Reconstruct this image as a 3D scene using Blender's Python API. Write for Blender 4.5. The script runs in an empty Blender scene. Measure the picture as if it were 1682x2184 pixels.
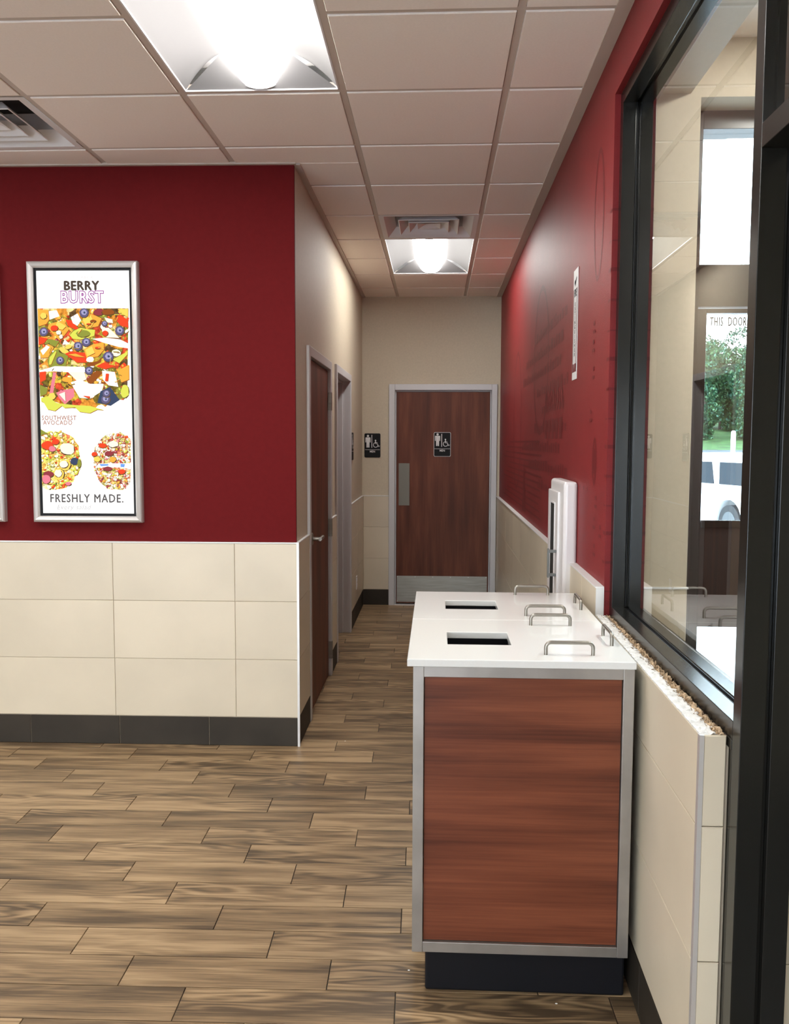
import bpy, bmesh, math, random
from mathutils import Vector, Matrix
random.seed(7)
S = bpy.context.scene
COL = S.collection
# ---------------------------------------------------------------- camera
F, PITCH, ROLL = 1850.0, math.atan(149 / 1850.0), 0.003
YAW = math.atan(89 / math.hypot(1850.0, 149))
CAMZ = 1.54
cam_data = bpy.data.cameras.new('camera')
cam_data.sensor_fit = 'VERTICAL'
cam_data.sensor_height = 36.0
cam_data.lens = F / 2184 * 36.0
cam_data.clip_start = 0.02
cam_data.clip_end = 400
cam = bpy.data.objects.new('camera', cam_data)
COL.objects.link(cam)
d = Vector((-math.sin(YAW) * math.cos(PITCH), math.cos(YAW) * math.cos(PITCH), -math.sin(PITCH)))
r = Vector((math.cos(YAW), math.sin(YAW), 0)); u = r.cross(d)
c_, s_ = math.cos(ROLL), math.sin(ROLL)
r2 = r * c_ + u * s_; u2 = -r * s_ + u * c_
M = Matrix((r2, u2, -d)).transposed().to_4x4(); M.translation = (0, 0, CAMZ)
cam.matrix_world = M
S.camera = cam
# ---------------------------------------------------------------- sky, exposure
world = bpy.data.worlds.new('sky'); S.world = world
world.use_nodes = True
wn = world.node_tree.nodes; wl = world.node_tree.links
bg = wn['Background']
tc = wn.new('ShaderNodeTexCoord'); sp = wn.new('ShaderNodeSeparateXYZ'); mr = wn.new('ShaderNodeMapRange')
cr = wn.new('ShaderNodeMix'); cr.data_type = 'RGBA'
wl.new(tc.outputs['Generated'], sp.inputs[0]); wl.new(sp.outputs['Z'], mr.inputs['Value'])
mr.inputs['From Min'].default_value = 0.0; mr.inputs['From Max'].default_value = 0.9
wl.new(mr.outputs['Result'], cr.inputs['Factor'])
cr.inputs['A'].default_value = (0.86, 0.95, 1.0, 1); cr.inputs['B'].default_value = (0.62, 0.80, 1.0, 1)
wl.new(cr.outputs['Result'], bg.inputs['Color'])
bg.inputs['Strength'].default_value = 13.0
S.view_settings.view_transform = 'Standard'; S.view_settings.look = 'None'
S.view_settings.gamma = 1.0; S.view_settings.use_curve_mapping = False
S.view_settings.exposure = 0.0
LAMP_ROOM, LAMP_HALL, LAMP_ENTRY = 47.0, 33.0, 62.0     # radiance of the glowing baskets: dining room, corridor, vestibule

# ---------------------------------------------------------------- materials
def nodes_of(name):
    m = bpy.data.materials.new(name); m.use_nodes = True
    nt = m.node_tree; return m, nt.nodes, nt.links, nt.nodes['Principled BSDF']
def c4(c): return (c[0], c[1], c[2], 1)
def ramp(n, stops):
    cr = n.new('ShaderNodeValToRGB')
    while len(cr.color_ramp.elements) < len(stops): cr.color_ramp.elements.new(0.5)
    for e, (p, c) in zip(cr.color_ramp.elements, stops): e.position = p; e.color = c4(c)
    return cr
def mat(name, col, rough=0.5, metal=0.0, var=0.0, vscale=4.0, bump=0.0, bscale=200.0, spec=0.5, stretch=None, rand=0.0):
    m, n, l, b = nodes_of(name)
    b.inputs['Base Color'].default_value = c4(col); b.inputs['Roughness'].default_value = rough
    b.inputs['Metallic'].default_value = metal; b.inputs['Specular IOR Level'].default_value = spec
    t = n.new('ShaderNodeTexCoord'); src = t.outputs['Object']
    mp = n.new('ShaderNodeMapping'); l.new(src, mp.inputs[0])
    if stretch: mp.inputs['Scale'].default_value = stretch
    if rand:
        oi = n.new('ShaderNodeObjectInfo'); mu = n.new('ShaderNodeMath'); mu.operation = 'MULTIPLY'; mu.inputs[1].default_value = 37
        l.new(oi.outputs['Random'], mu.inputs[0]); cb = n.new('ShaderNodeCombineXYZ')
        for i in range(3): l.new(mu.outputs[0], cb.inputs[i])
        l.new(cb.outputs[0], mp.inputs['Location'])
    if var:
        ns = n.new('ShaderNodeTexNoise'); ns.inputs['Scale'].default_value = vscale; ns.inputs['Detail'].default_value = 5
        l.new(mp.outputs[0], ns.inputs['Vector'])
        cr = ramp(n, [(0.3, [x * (1 - var) for x in col]), (0.7, [min(1, x * (1 + var)) for x in col])])
        l.new(ns.outputs['Fac'], cr.inputs[0]); out = cr.outputs[0]
        if rand:
            hv = n.new('ShaderNodeHueSaturation'); mr = n.new('ShaderNodeMapRange')
            mr.inputs['To Min'].default_value = 1 - rand; mr.inputs['To Max'].default_value = 1 + rand
            l.new(oi.outputs['Random'], mr.inputs['Value']); l.new(mr.outputs[0], hv.inputs['Value']); l.new(out, hv.inputs['Color']); out = hv.outputs[0]
        l.new(out, b.inputs['Base Color'])
    if bump:
        nb = n.new('ShaderNodeTexNoise'); nb.inputs['Scale'].default_value = bscale; nb.inputs['Detail'].default_value = 3
        l.new(mp.outputs[0], nb.inputs['Vector'])
        bp = n.new('ShaderNodeBump'); bp.inputs['Strength'].default_value = bump; bp.inputs['Distance'].default_value = 0.002
        l.new(nb.outputs['Fac'], bp.inputs['Height']); l.new(bp.outputs[0], b.inputs['Normal'])
    return m
def emit(name, col, st):
    m, n, l, b = nodes_of(name)
    n.remove(b); e = n.new('ShaderNodeEmission'); e.inputs[0].default_value = c4(col); e.inputs[1].default_value = st
    l.new(e.outputs[0], n['Material Output'].inputs[0]); return m
def glass(name, tint=(0.96, 0.98, 0.97), k=1.7):
    m, n, l, b = nodes_of(name); n.remove(b)
    tr = n.new('ShaderNodeBsdfTransparent'); tr.inputs[0].default_value = c4(tint)
    tr2 = n.new('ShaderNodeBsdfTransparent')
    gl = n.new('ShaderNodeBsdfGlossy'); gl.inputs['Roughness'].default_value = 0.0
    fr = n.new('ShaderNodeFresnel'); fr.inputs['IOR'].default_value = 1.5
    mu = n.new('ShaderNodeMath'); mu.operation = 'MULTIPLY'; mu.inputs[1].default_value = k; mu.use_clamp = True
    l.new(fr.outputs[0], mu.inputs[0])
    mx = n.new('ShaderNodeMixShader'); l.new(mu.outputs[0], mx.inputs[0]); l.new(tr.outputs[0], mx.inputs[1]); l.new(gl.outputs[0], mx.inputs[2])
    ge = n.new('ShaderNodeNewGeometry'); m2 = n.new('ShaderNodeMixShader')
    l.new(ge.outputs['Backfacing'], m2.inputs[0]); l.new(mx.outputs[0], m2.inputs[1]); l.new(tr2.outputs[0], m2.inputs[2])
    l.new(m2.outputs[0], n['Material Output'].inputs[0]); return m
def wood(name, dark, mid, light, sc=(1.6, 16, 16), rings=0.6, rough=0.45, rand=0.16, fine=0.35, bump=0.15, contrast=1.0):
    """grain runs along local X"""
    m, n, l, b = nodes_of(name)
    t = n.new('ShaderNodeTexCoord'); oi = n.new('ShaderNodeObjectInfo')
    mu = n.new('ShaderNodeMath'); mu.operation = 'MULTIPLY'; mu.inputs[1].default_value = 53; l.new(oi.outputs['Random'], mu.inputs[0])
    cb = n.new('ShaderNodeCombineXYZ'); [l.new(mu.outputs[0], cb.inputs[i]) for i in range(3)]
    ad = n.new('ShaderNodeVectorMath'); ad.operation = 'ADD'; l.new(t.outputs['Object'], ad.inputs[0]); l.new(cb.outputs[0], ad.inputs[1])
    mp = n.new('ShaderNodeMapping'); mp.inputs['Scale'].default_value = sc; l.new(ad.outputs[0], mp.inputs[0])
    big = n.new('ShaderNodeTexNoise'); big.inputs['Scale'].default_value = 0.8; big.inputs['Detail'].default_value = 2; l.new(mp.outputs[0], big.inputs['Vector'])
    # contour rings of a slowly varying field give the cathedral figure
    m1 = n.new('ShaderNodeMath'); m1.operation = 'MULTIPLY'; m1.inputs[1].default_value = 75; l.new(big.outputs['Fac'], m1.inputs[0])
    si = n.new('ShaderNodeMath'); si.operation = 'SINE'; l.new(m1.outputs[0], si.inputs[0])
    bmask = n.new('ShaderNodeTexNoise'); bmask.inputs['Scale'].default_value = 0.35; l.new(mp.outputs[0], bmask.inputs['Vector'])
    mk = n.new('ShaderNodeMapRange'); mk.inputs['From Min'].default_value = 0.45; mk.inputs['From Max'].default_value = 0.62; l.new(bmask.outputs['Fac'], mk.inputs['Value'])
    rg = n.new('ShaderNodeMath'); rg.operation = 'MULTIPLY'; l.new(si.outputs[0], rg.inputs[0]); l.new(mk.outputs[0], rg.inputs[1])
    mpf = n.new('ShaderNodeMapping'); mpf.inputs['Scale'].default_value = (sc[0] * 2.2, sc[1] * 14, sc[2] * 14); l.new(ad.outputs[0], mpf.inputs[0])
    fn = n.new('ShaderNodeTexNoise'); fn.inputs['Scale'].default_value = 1.0; fn.inputs['Detail'].default_value = 6; fn.inputs['Roughness'].default_value = 0.65; l.new(mpf.outputs[0], fn.inputs['Vector'])
    mpm = n.new('ShaderNodeMapping'); mpm.inputs['Scale'].default_value = (sc[0] * 1.1, sc[1] * 1.5, sc[2] * 1.5); l.new(ad.outputs[0], mpm.inputs[0])
    md = n.new('ShaderNodeTexNoise'); md.inputs['Scale'].default_value = 1.0; md.inputs['Detail'].default_value = 4; l.new(mpm.outputs[0], md.inputs['Vector'])
    def madd(a, k, c):
        x = n.new('ShaderNodeMath'); x.operation = 'MULTIPLY_ADD'; l.new(a, x.inputs[0]); x.inputs[1].default_value = k
        if isinstance(c, float): x.inputs[2].default_value = c
        else: l.new(c, x.inputs[2])
        return x.outputs[0]
    v = madd(md.outputs['Fac'], 1.0 * contrast, 0.5 - 0.5 * contrast - fine * 0.5 * contrast)
    v = madd(fn.outputs['Fac'], fine * contrast, v)
    v = madd(rg.outputs[0], 0.07 * rings, v)
    if rand:
        v = madd(oi.outputs['Random'], rand, v)
        x = n.new('ShaderNodeMath'); x.operation = 'SUBTRACT'; l.new(v, x.inputs[0]); x.inputs[1].default_value = rand / 2; v = x.outputs[0]
    cr = ramp(n, [(0.30, dark), (0.5, mid), (0.68, light)]); l.new(v, cr.inputs[0]); l.new(cr.outputs[0], b.inputs['Base Color'])
    b.inputs['Roughness'].default_value = rough; b.inputs['Specular IOR Level'].default_value = .3
    bp = n.new('ShaderNodeBump'); bp.inputs['Strength'].default_value = bump; bp.inputs['Distance'].default_value = 0.001
    l.new(fn.outputs['Fac'], bp.inputs['Height']); l.new(bp.outputs[0], b.inputs['Normal'])
    return m

M_ = {}
M_['plank'] = wood('plank_wood', (.092, .062, .037), (.24, .160, .088), (.40, .278, .158), sc=(1.7, 13, 13), rings=1.7, rough=.42, rand=.15, fine=.70, contrast=.9)
M_['grout'] = mat('floor_grout', (.085, .078, .070), .9, var=.3, vscale=3)
M_['tile'] = mat('cream_tile', (.59, .515, .395), .38, var=.07, vscale=2.2, rand=.02)
M_['tile_grout'] = mat('tile_grout', (.46, .38, .29), .9)
M_['base'] = mat('dark_base_tile', (.030, .0235, .017), .6, var=.2, vscale=5, rand=.08, spec=.25)
M_['red'] = mat('red_paint', (.122, .0098, .0112), .7, var=.05, vscale=40, bump=.25, bscale=900, spec=.04)
M_['redmural'] = mat('red_mural_vinyl', (.20, .0165, .019), .50, var=.06, vscale=8, bump=.5, bscale=260, spec=.28)
M_['muralprint'] = mat('dark_red_mural_ink', (.140, .0115, .0135), .50, bump=.5, bscale=260, spec=.28)
M_['cream'] = mat('cream_wallpaper', (.53, .46, .35), .6, var=.04, vscale=60, bump=.4, bscale=700)
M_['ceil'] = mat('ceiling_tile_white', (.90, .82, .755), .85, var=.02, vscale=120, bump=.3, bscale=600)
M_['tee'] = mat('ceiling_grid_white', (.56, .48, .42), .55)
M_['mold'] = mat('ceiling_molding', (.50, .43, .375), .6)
M_['alu'] = mat('satin_aluminium', (.62, .60, .59), .42, .6)
M_['doorframe'] = mat('grey_painted_frame', (.52, .51, .52), .42, .15)
M_['steel'] = mat('brushed_steel', (.30, .28, .25), .40, 1.0, var=.12, vscale=6, stretch=(1, 1, 12))
M_['binframe'] = mat('brushed_aluminium_frame', (.36, .34, .32), .42, .85, var=.12, vscale=9)
M_['black'] = mat('black_anodised_frame', (.009, .0088, .0078), .22, 0.0, spec=.34)
M_['blackkick'] = mat('black_kick', (.006, .006, .008), .5, spec=.2)
M_['dark'] = mat('dark_void', (.006, .006, .006), .9)
M_['quartz'] = mat('white_solid_surface', (.68, .68, .67), .07, spec=.6, var=.01, vscale=200)
M_['white'] = mat('white_plastic', (.72, .70, .71), .3)
M_['lampwhite'] = mat('white_enamel', (.72, .70, .70), .45)
M_['bright'] = emit('lamp_basket_room', (1.0, .985, .935), LAMP_ROOM)
M_['bright_hall'] = emit('lamp_basket_hall', (1.0, .99, .94), LAMP_HALL)
M_['bright_entry'] = emit('lamp_basket_entry', (1.0, .975, .90), LAMP_ENTRY)
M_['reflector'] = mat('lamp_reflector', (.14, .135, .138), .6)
M_['door'] = wood('door_veneer', (.080, .022, .011), (.120, .034, .017), (.170, .052, .027), sc=(1.3, 9, 9), rings=.25, rough=.5, rand=0, fine=.3, bump=.05)
M_['cherry'] = wood('cherry_laminate', (.072, .018, .0085), (.130, .035, .016), (.18, .052, .024), sc=(.9, 9, 9), rings=.35, rough=.42, rand=0, fine=.55, bump=.04)
M_['plaster'] = mat('chipped_plaster', (.60, .59, .58), .8, var=.15, vscale=60, bump=.8, bscale=200)
M_['fibre'] = mat('torn_fibreboard', (.50, .37, .24), .95, var=.45, vscale=90, bump=1, bscale=300)
M_['glass'] = glass('clear_pane')
M_['glassx'] = glass('exterior_pane', (.90, .97, .98), 1.3)
M_['signblack'] = mat('sign_black', (.008, .008, .009), .55, spec=.2)
M_['signwhite'] = mat('sign_white', (.70, .70, .70), .5)
M_['signred'] = mat('sign_red', (.16, .02, .03), .5)
M_['ink'] = mat('grey_ink', (.03, .03, .035), .6)
M_['grime'] = mat('speck_white', (.8, .78, .74), .8)

# ---------------------------------------------------------------- mesh helpers
class MB:
    def __init__(s): s.v = []; s.f = []; s.m = []; s.sm = []
    def add(s, vs, fs, mi=0, smooth=False):
        o = len(s.v); s.v += [tuple(x) for x in vs]; s.f += [tuple(o + i for i in f) for f in fs]
        s.m += [mi] * len(fs); s.sm += [smooth] * len(fs); return s
    def box(s, x0, x1, y0, y1, z0, z1, mi=0):
        v = [(x, y, z) for z in (z0, z1) for y in (y0, y1) for x in (x0, x1)]
        return s.add(v, [(0, 2, 3, 1), (4, 5, 7, 6), (0, 1, 5, 4), (2, 6, 7, 3), (0, 4, 6, 2), (1, 3, 7, 5)], mi)
    def quad(s, a, b, c, d, mi=0): return s.add([a, b, c, d], [(0, 1, 2, 3)], mi)
    def prism(s, pts, n, mi=0, smooth=False):
        """pts: 3D polygon, extruded by vector n"""
        k = len(pts); n = Vector(n); a = [Vector(p) for p in pts]; b = [p + n for p in a]
        s.add(a, [tuple(range(k))[::-1]], mi); s.add(b, [tuple(range(k))], mi)
        s.add(a + b, [(i, (i + 1) % k, k + (i + 1) % k, k + i) for i in range(k)], mi, smooth); return s
    def tube(s, path, rad, seg=10, mi=0, cap=True):
        path = [Vector(p) for p in path]; rings = []
        up = None
        for i, p in enumerate(path):
            t = (path[min(i + 1, len(path) - 1)] - path[max(i - 1, 0)]).normalized()
            if up is None:
                up = Vector((0, 0, 1)) if abs(t.z) < .9 else Vector((1, 0, 0))
            a = (up - t * up.dot(t)).normalized(); up = a; b = t.cross(a)
            rr = rad[i] if isinstance(rad, (list, tuple)) else rad
            rings.append([p + (a * math.cos(2 * math.pi * k / seg) + b * math.sin(2 * math.pi * k / seg)) * rr for k in range(seg)])
        vs = [v for r in rings for v in r]; fs = []
        for i in range(len(rings) - 1):
            for k in range(seg):
                fs.append((i * seg + k, i * seg + (k + 1) % seg, (i + 1) * seg + (k + 1) % seg, (i + 1) * seg + k))
        s.add(vs, fs, mi, True)
        if cap:
            s.add(rings[0], [tuple(range(seg))[::-1]], mi); s.add(rings[-1], [tuple(range(seg))], mi)
        return s
    def mesh(s, name, mats):
        me = bpy.data.meshes.new(name); me.from_pydata(s.v, [], s.f)
        for m in (mats if isinstance(mats, list) else [mats]): me.materials.append(m)
        me.polygons.foreach_set('material_index', s.m); me.polygons.foreach_set('use_smooth', s.sm); me.update(); return me
    def build(s, name, mats, parent=None, bevel=0, loc=None, recalc=True):
        me = s.mesh(name, mats)
        if recalc:
            bm = bmesh.new(); bm.from_mesh(me); bmesh.ops.recalc_face_normals(bm, faces=bm.faces); bm.to_mesh(me); bm.free()
        o = bpy.data.objects.new(name, me); COL.objects.link(o)
        if parent: o.parent = parent
        if loc: o.location = loc
        if bevel:
            b = o.modifiers.new('bevel', 'BEVEL'); b.width = bevel; b.segments = 2; b.limit_method = 'ANGLE'
        return o
def tag(o, label=None, cat=None, group=None, kind=None):
    if label: o['label'] = label
    if cat: o['category'] = cat
    if group: o['group'] = group
    if kind: o['kind'] = kind
    return o
def empty(name, loc=(0, 0, 0), rz=0):
    o = bpy.data.objects.new(name, None); COL.objects.link(o); o.location = loc; o.rotation_euler = (0, 0, rz); o.empty_display_size = .1; return o
def struct(name, loc=(0, 0, 0)): return tag(empty(name, loc), kind='structure')
PCACHE = {}
def slab_mesh(w, h, t, ch, material):
    """w along x, h along z, front face at y=0, body to y=+t ; chamfered front"""
    k = (round(w, 4), round(h, 4), round(t, 4), ch, material.name)
    if k in PCACHE: return PCACHE[k]
    v = [(0, t, 0), (w, t, 0), (w, t, h), (0, t, h), (0, ch, 0), (w, ch, 0), (w, ch, h), (0, ch, h),
         (ch, 0, ch), (w - ch, 0, ch), (w - ch, 0, h - ch), (ch, 0, h - ch)]
    f = [(0, 3, 2, 1), (8, 9, 10, 11)]
    for i in range(4):
        j = (i + 1) % 4; f += [(i, j, 4 + j, 4 + i), (4 + i, 4 + j, 8 + j, 8 + i)]
    me = bpy.data.meshes.new('piece'); me.from_pydata(v, [], f); me.materials.append(material)
    bm = bmesh.new(); bm.from_mesh(me); bmesh.ops.recalc_face_normals(bm, faces=bm.faces); bm.to_mesh(me); bm.free()
    PCACHE[k] = me; return me
def piece(name, w, h, t, origin, xdir, up, material, parent, ch=.0015):
    """front face looks along -(back) where back = up x xdir ... placed so local -y is the outward normal"""
    me = slab_mesh(w, h, t, ch, material)
    o = bpy.data.objects.new(name, me); COL.objects.link(o)
    x = Vector(xdir).normalized(); z = Vector(up).normalized(); y = z.cross(x)
    m = Matrix((x, y, z)).transposed().to_4x4(); m.translation = Vector(origin)
    o.parent = parent
    o.matrix_local = (parent.matrix_basis.inverted() @ m) if parent else m
    return o
def text_geo(mb, string, size, T, mi=0, offset=0.0, spacing=1.0, depth=0.0, align='LEFT', sx=1.0, shear=0.0, bold=0.0):
    """T maps (x,y) text coords to 3D"""
    cu = bpy.data.curves.new('t', 'FONT'); cu.body = string; cu.size = size; cu.offset = offset
    cu.space_character = spacing; cu.align_x = align; cu.resolution_u = 2; cu.shear = shear
    o = bpy.data.objects.new('t', cu); COL.objects.link(o)
    bpy.context.view_layer.update()
    me = bpy.data.meshes.new_from_object(o.evaluated_get(bpy.context.evaluated_depsgraph_get()))
    for q, (bx_, by_) in enumerate([(0, 0)] if not bold else [(-bold, 0), (bold, 0), (0, -bold * .8), (0, bold * .8)]):
        mb.add([T(v.co.x * sx + bx_, v.co.y + by_) for v in me.vertices], [tuple(p.vertices) for p in me.polygons], mi)
    bpy.data.objects.remove(o); bpy.data.curves.remove(cu); bpy.data.meshes.remove(me)
def ell(cx, cy, rx, ry, n=20, a0=0, a1=2 * math.pi): return [(cx + rx * math.cos(a0 + (a1 - a0) * i / n), cy + ry * math.sin(a0 + (a1 - a0) * i / n)) for i in range(n)]

ZC = 2.88                       # ceiling height
RX = .588                       # red wall face
LX = -.695                      # corridor left wall face
BY = 8.13                       # corridor end wall face
PS = .015                       # slope of poster wall
def PWY(x): return 4.272 + PS * (x - LX)   # poster wall face line
pdir = Vector((1, PS, 0)).normalized(); pback = Vector((-PS, 1, 0)).normalized()
XMIN, YMIN = -5.6, -3.2
# ================================================================= FLOOR
floor = struct('floor')
MB().box(XMIN, RX + .25, YMIN, 8.6, -.12, -.006).build('grout_bed', M_['grout'], floor)
PL, PR = .594, .1457
ang = math.atan(.018); fx = Vector((math.cos(ang), math.sin(ang), 0)); fy = Vector((-math.sin(ang), math.cos(ang), 0))
cands = []; ext = []
for k in range(-27, 50):
    # row whose far edge passes (-.7, 4.204 - .1457 k)
    yb = 4.204 - PR * k
    off = -.896 + .198 * (k % 3)
    for j in range(-8, 4):
        xl = off + PL * j
        p = Vector((0, yb + .7 * .018, 0)) + fx * xl - fy * PR
        cx, cy = p.x + .297, p.y + .07
        if cx < XMIN - .3 or cx > .9 or cy < YMIN - .1 or cy > 8.25: continue
        if cy > 4.27 and cx < -1.35: continue
        vis = (cy > 1.95 and cx > -2.6)
        (cands if vis and len(cands) < 290 else ext).append((p, xl))
cands.sort(key=lambda c: c[0].y)
def clipx(p):     # keep planks inside the walls
    return p
wallback = [0]
for p, xl in cands:
    w = PL - .003; o = Vector((p.x, p.y, 0)) + fx * .0015 + fy * .0015
    # trim to right wall and, inside the corridor, to the left wall
    a = 0; b = w
    if o.x + b > RX + .02: b = RX + .02 - o.x
    if o.y > 4.25 and o.x < LX - .12: a = LX - .12 - o.x
    if b - a < .03: continue
    piece('plank', b - a, PR - .003, .008, o + fx * a + Vector((0, 0, 0)), fx, fy, M_['plank'], floor, .0008)
mb = MB()
for p, xl in ext:
    w = PL - .003
    o = Vector((p.x, p.y, 0)) + fx * .0015 + fy * .0015
    if o.x + w > RX + .2: w = RX + .2 - o.x
    if o.x < XMIN: continue
    if w < .03: continue
    q = [o, o + fx * w, o + fx * w + fy * (PR - .003), o + fy * (PR - .003)]
    mb.prism([(a.x, a.y, -.008) for a in q], (0, 0, .008))
tag(mb.build('plank_field', M_['plank'], floor), kind='stuff')

# ================================================================= WALLS
def tiles_on(parent, p0, direction, length, joints, z_courses, material, thick=.010, name='tile', gap=.0024):
    """tiles with front face on line p0 + direction*s ; joints = list of s positions"""
    js = [0] + [j for j in joints if 0.02 < j < length - .02] + [length]
    for z0, z1 in z_courses:
        for a, b in zip(js[:-1], js[1:]):
            o = Vector((p0[0], p0[1], 0)) + Vector(direction).normalized() * (a + gap / 2) + Vector((0, 0, z0 + gap / 2))
            piece(name, (b - a) - gap, (z1 - z0) - gap, thick, o, direction, (0, 0, 1), material, parent, .001)
COURSES = [(.150, .446), (.446, .742), (.742, 1.034)]
# ---- centre wall (red, with posters)
wc = struct('wall_centre')
L0 = 4.4
a = Vector((LX, PWY(LX), 0)); bvec = -pdir * L0
mb = MB()
w0 = a + bvec
mb.prism([(a.x, a.y, 0), (w0.x, w0.y, 0), (w0.x, w0.y + .02, 0), (a.x, a.y + .02, 0)][::-1], (0, 0, ZC)); 
mb.build('wall_panel', M_['red'], wc)
org = a - pdir * 3.1 - pback * .012
T = 3.1 + .012
tj = [T - (-LX and 0) - v for v in ()]
# joints measured on the photo: x = -1.003, -1.62, -2.236 ...
joints = sorted([T - (abs(x - (LX + .012))) for x in (-1.003, -1.6195, -2.236, -2.8525, -3.469)])
tiles_on(wc, org, pdir, T, joints, COURSES, M_['tile'])
mb = MB(); g0 = a - pdir * 3.1 - pback * .008; g1 = a - pback * .008 + pdir * .004
mb.prism([(g0.x, g0.y, .002), (g1.x, g1.y, .002), (g1.x, g1.y + .0079, .002), (g0.x, g0.y + .0079, .002)], (0, 0, 1.032))
mb.build('grout', M_['tile_grout'], wc)
bsc = struct('baseboard_centre')
bj = sorted([T - abs(x - (LX + .012)) for x in (-1.143, -1.602, -2.061, -2.52, -2.979)])
tiles_on(bsc, org, pdir, T, bj, [(0.001, .148)], M_['base'], .012, 'base_tile')
tr1 = struct('trim_1'); mb = MB()
e0 = org - Vector((0, 0, 0)); e1 = org + pdir * T
mb.prism([(e0.x, e0.y - .002, 1.034), (e1.x, e1.y - .002, 1.034), (e1.x, e1.y + .0125, 1.034), (e0.x, e0.y + .0125, 1.034)], (0, 0, .006)); mb.build('cap_strip', M_['signwhite'], tr1)
tr2 = struct('trim_2')
MB().box(LX + .004, LX + .0155, PWY(LX) - .0145, PWY(LX) - .003, 0, 1.04).build('corner_strip', M_['alu'], tr2)
# rest of the dining room (beyond the frame, still closed)
# ---- corridor left wall with two doors: openings y 4.70-5.58 and 6.0-6.9 , z 2.0
D1 = (4.70, 5.60, 2.005); D2 = (5.985, 6.905, 2.02)
wl_ = struct('wall_left'); mb = MB()
for y0, y1, z0, z1 in ((4.39, D1[0], 0, ZC), (D1[0], D1[1], D1[2], ZC), (D1[1], D2[0], 0, ZC), (D2[0], D2[1], D2[2], ZC), (D2[1], BY + .12, 0, ZC)):
    mb.box(LX - .15, LX, y0, y1, z0, z1)
mb.box(LX - .15, LX, 4.2925, 4.39, 0, ZC)
mb.build('wall_panel', M_['cream'], wl_)
bsl = struct('baseboard_left')
for y0, y1, js in ((4.262, D1[0] - .05, []), (D1[1] + .05, D2[0] - .05, []), (D2[1] + .05, BY - .012, [.6165])):
    # face looks +X ; xdir must run so that z cross x = back(-X): x = -Y direction... run from far to near
    L = y1 - y0
    tiles_on(wl_, (LX + .012, y0), (0, 1, 0), L, js, COURSES, M_['tile'])
    tiles_on(bsl, (LX + .012, y0), (0, 1, 0), L, [.459, .918], [(.001, .148)], M_['base'], .012, 'base_tile')
    MB().box(LX, LX + .008, y0, y1, .002, 1.034).build('grout', M_['tile_grout'], wl_)
    MB().box(LX, LX + .014, y0, y1, 1.034, 1.040).build('cap_strip', M_['signwhite'], wl_)
# ---- corridor end wall with the door
DX0, DX1, DZ = -.392, .512, 2.025
wb = struct('wall_back'); mb = MB()
mb.box(LX - .15, DX0, BY, BY + .12, 0, ZC); mb.box(DX0, DX1, BY, BY + .12, DZ, ZC); mb.box(DX1, RX + .15, BY, BY + .12, 0, ZC)
mb.build('wall_panel', M_['cream'], wb)
MB().box(LX, DX0, BY - .008, BY - .0001, .002, 1.034).build('grout', M_['tile_grout'], wb)
tiles_on(wb, (LX + .012, BY - .012), (1, 0, 0), DX0 - .05 - (LX + .012), [], COURSES, M_['tile'])
MB().box(LX + .012, DX0 - .05, BY - .014, BY, 1.034, 1.040).build('cap_strip', M_['signwhite'], wb)
bsb = struct('baseboard_back')
tiles_on(bsb, (LX + .012, BY - .012), (1, 0, 0), DX0 - .05 - (LX + .012), [], [(.001, .148)], M_['base'], .012, 'base_tile')
# ---- right wall: red mural wall above the wainscot, window opening y 1.76-3.03
WY0, WY1, WZ0, WZ1 = 1.76, 3.03, .935, 2.70     # rough opening
WTH = .25
wr = struct('wall_right'); mb = MB()
mb.box(RX, RX + .0205, WY1, BY + .12, 0, ZC)                      # far part
mb.box(RX, RX + .0205, WY0 - 1.9, WY1, WZ1, ZC)                    # above the window and doorway
mb.box(RX, RX + WTH, YMIN, WY0 - 1.9, 0, ZC)
mb.build('wall_panel', M_['redmural'], wr)
MB().box(.562, .790, 1.792, WY1 - .001, 0, .915).build('half_wall', M_['tile_grout'], wr)
# tiles, face looks -X: local x runs toward -Y
TX = .560
def tiles_right(parent, y0, y1, x0, x1, js, courses, material, name, thick=.011):
    d = Vector((x0 - x1, y0 - y1, 0)); L = d.length
    tiles_on(parent, (x1, y1), d, L, js, courses, material, thick, name)
def near_x(y): return .548 + .0096 * (y - 1.785)
C2 = [(.150, .446), (.446, .742), (.742, .938)]
Ln = WY1 - 1.785
tiles_right(wr, 1.785, WY1, near_x(1.785), near_x(WY1), [Ln - .6165 * 2, Ln - .6165], C2, M_['tile'], 'tile')
bsr = struct('baseboard_right')
tiles_right(bsr, 1.785, WY1, near_x(1.785) - .001, near_x(WY1) - .001, [Ln - .459 * 2, Ln - .459], [(.001, .148)], M_['base'], 'base_tile', .013)
tiles_right(wr, WY1, BY, .5605, .566, [1.1 + .6165 * i for i in range(8)], COURSES, M_['tile'], 'tile')
tiles_right(bsr, WY1, BY, .5595, .565, [.3 + .459 * i for i in range(11)], [(.001, .148)], M_['base'], 'base_tile')
MB().box(.566, RX, WY1, BY, .002, 1.034).build('grout', M_['tile_grout'], wr)
MB().box(.5575, RX, WY1 - .0, BY, 1.034, 1.039).build('cap_strip', M_['signwhite'], wr)
MB().box(.5595, RX - .0005, WY1 - .004, WY1 - .0002, .936, 1.034).build('cut_edge', M_['signwhite'], wr)
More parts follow.
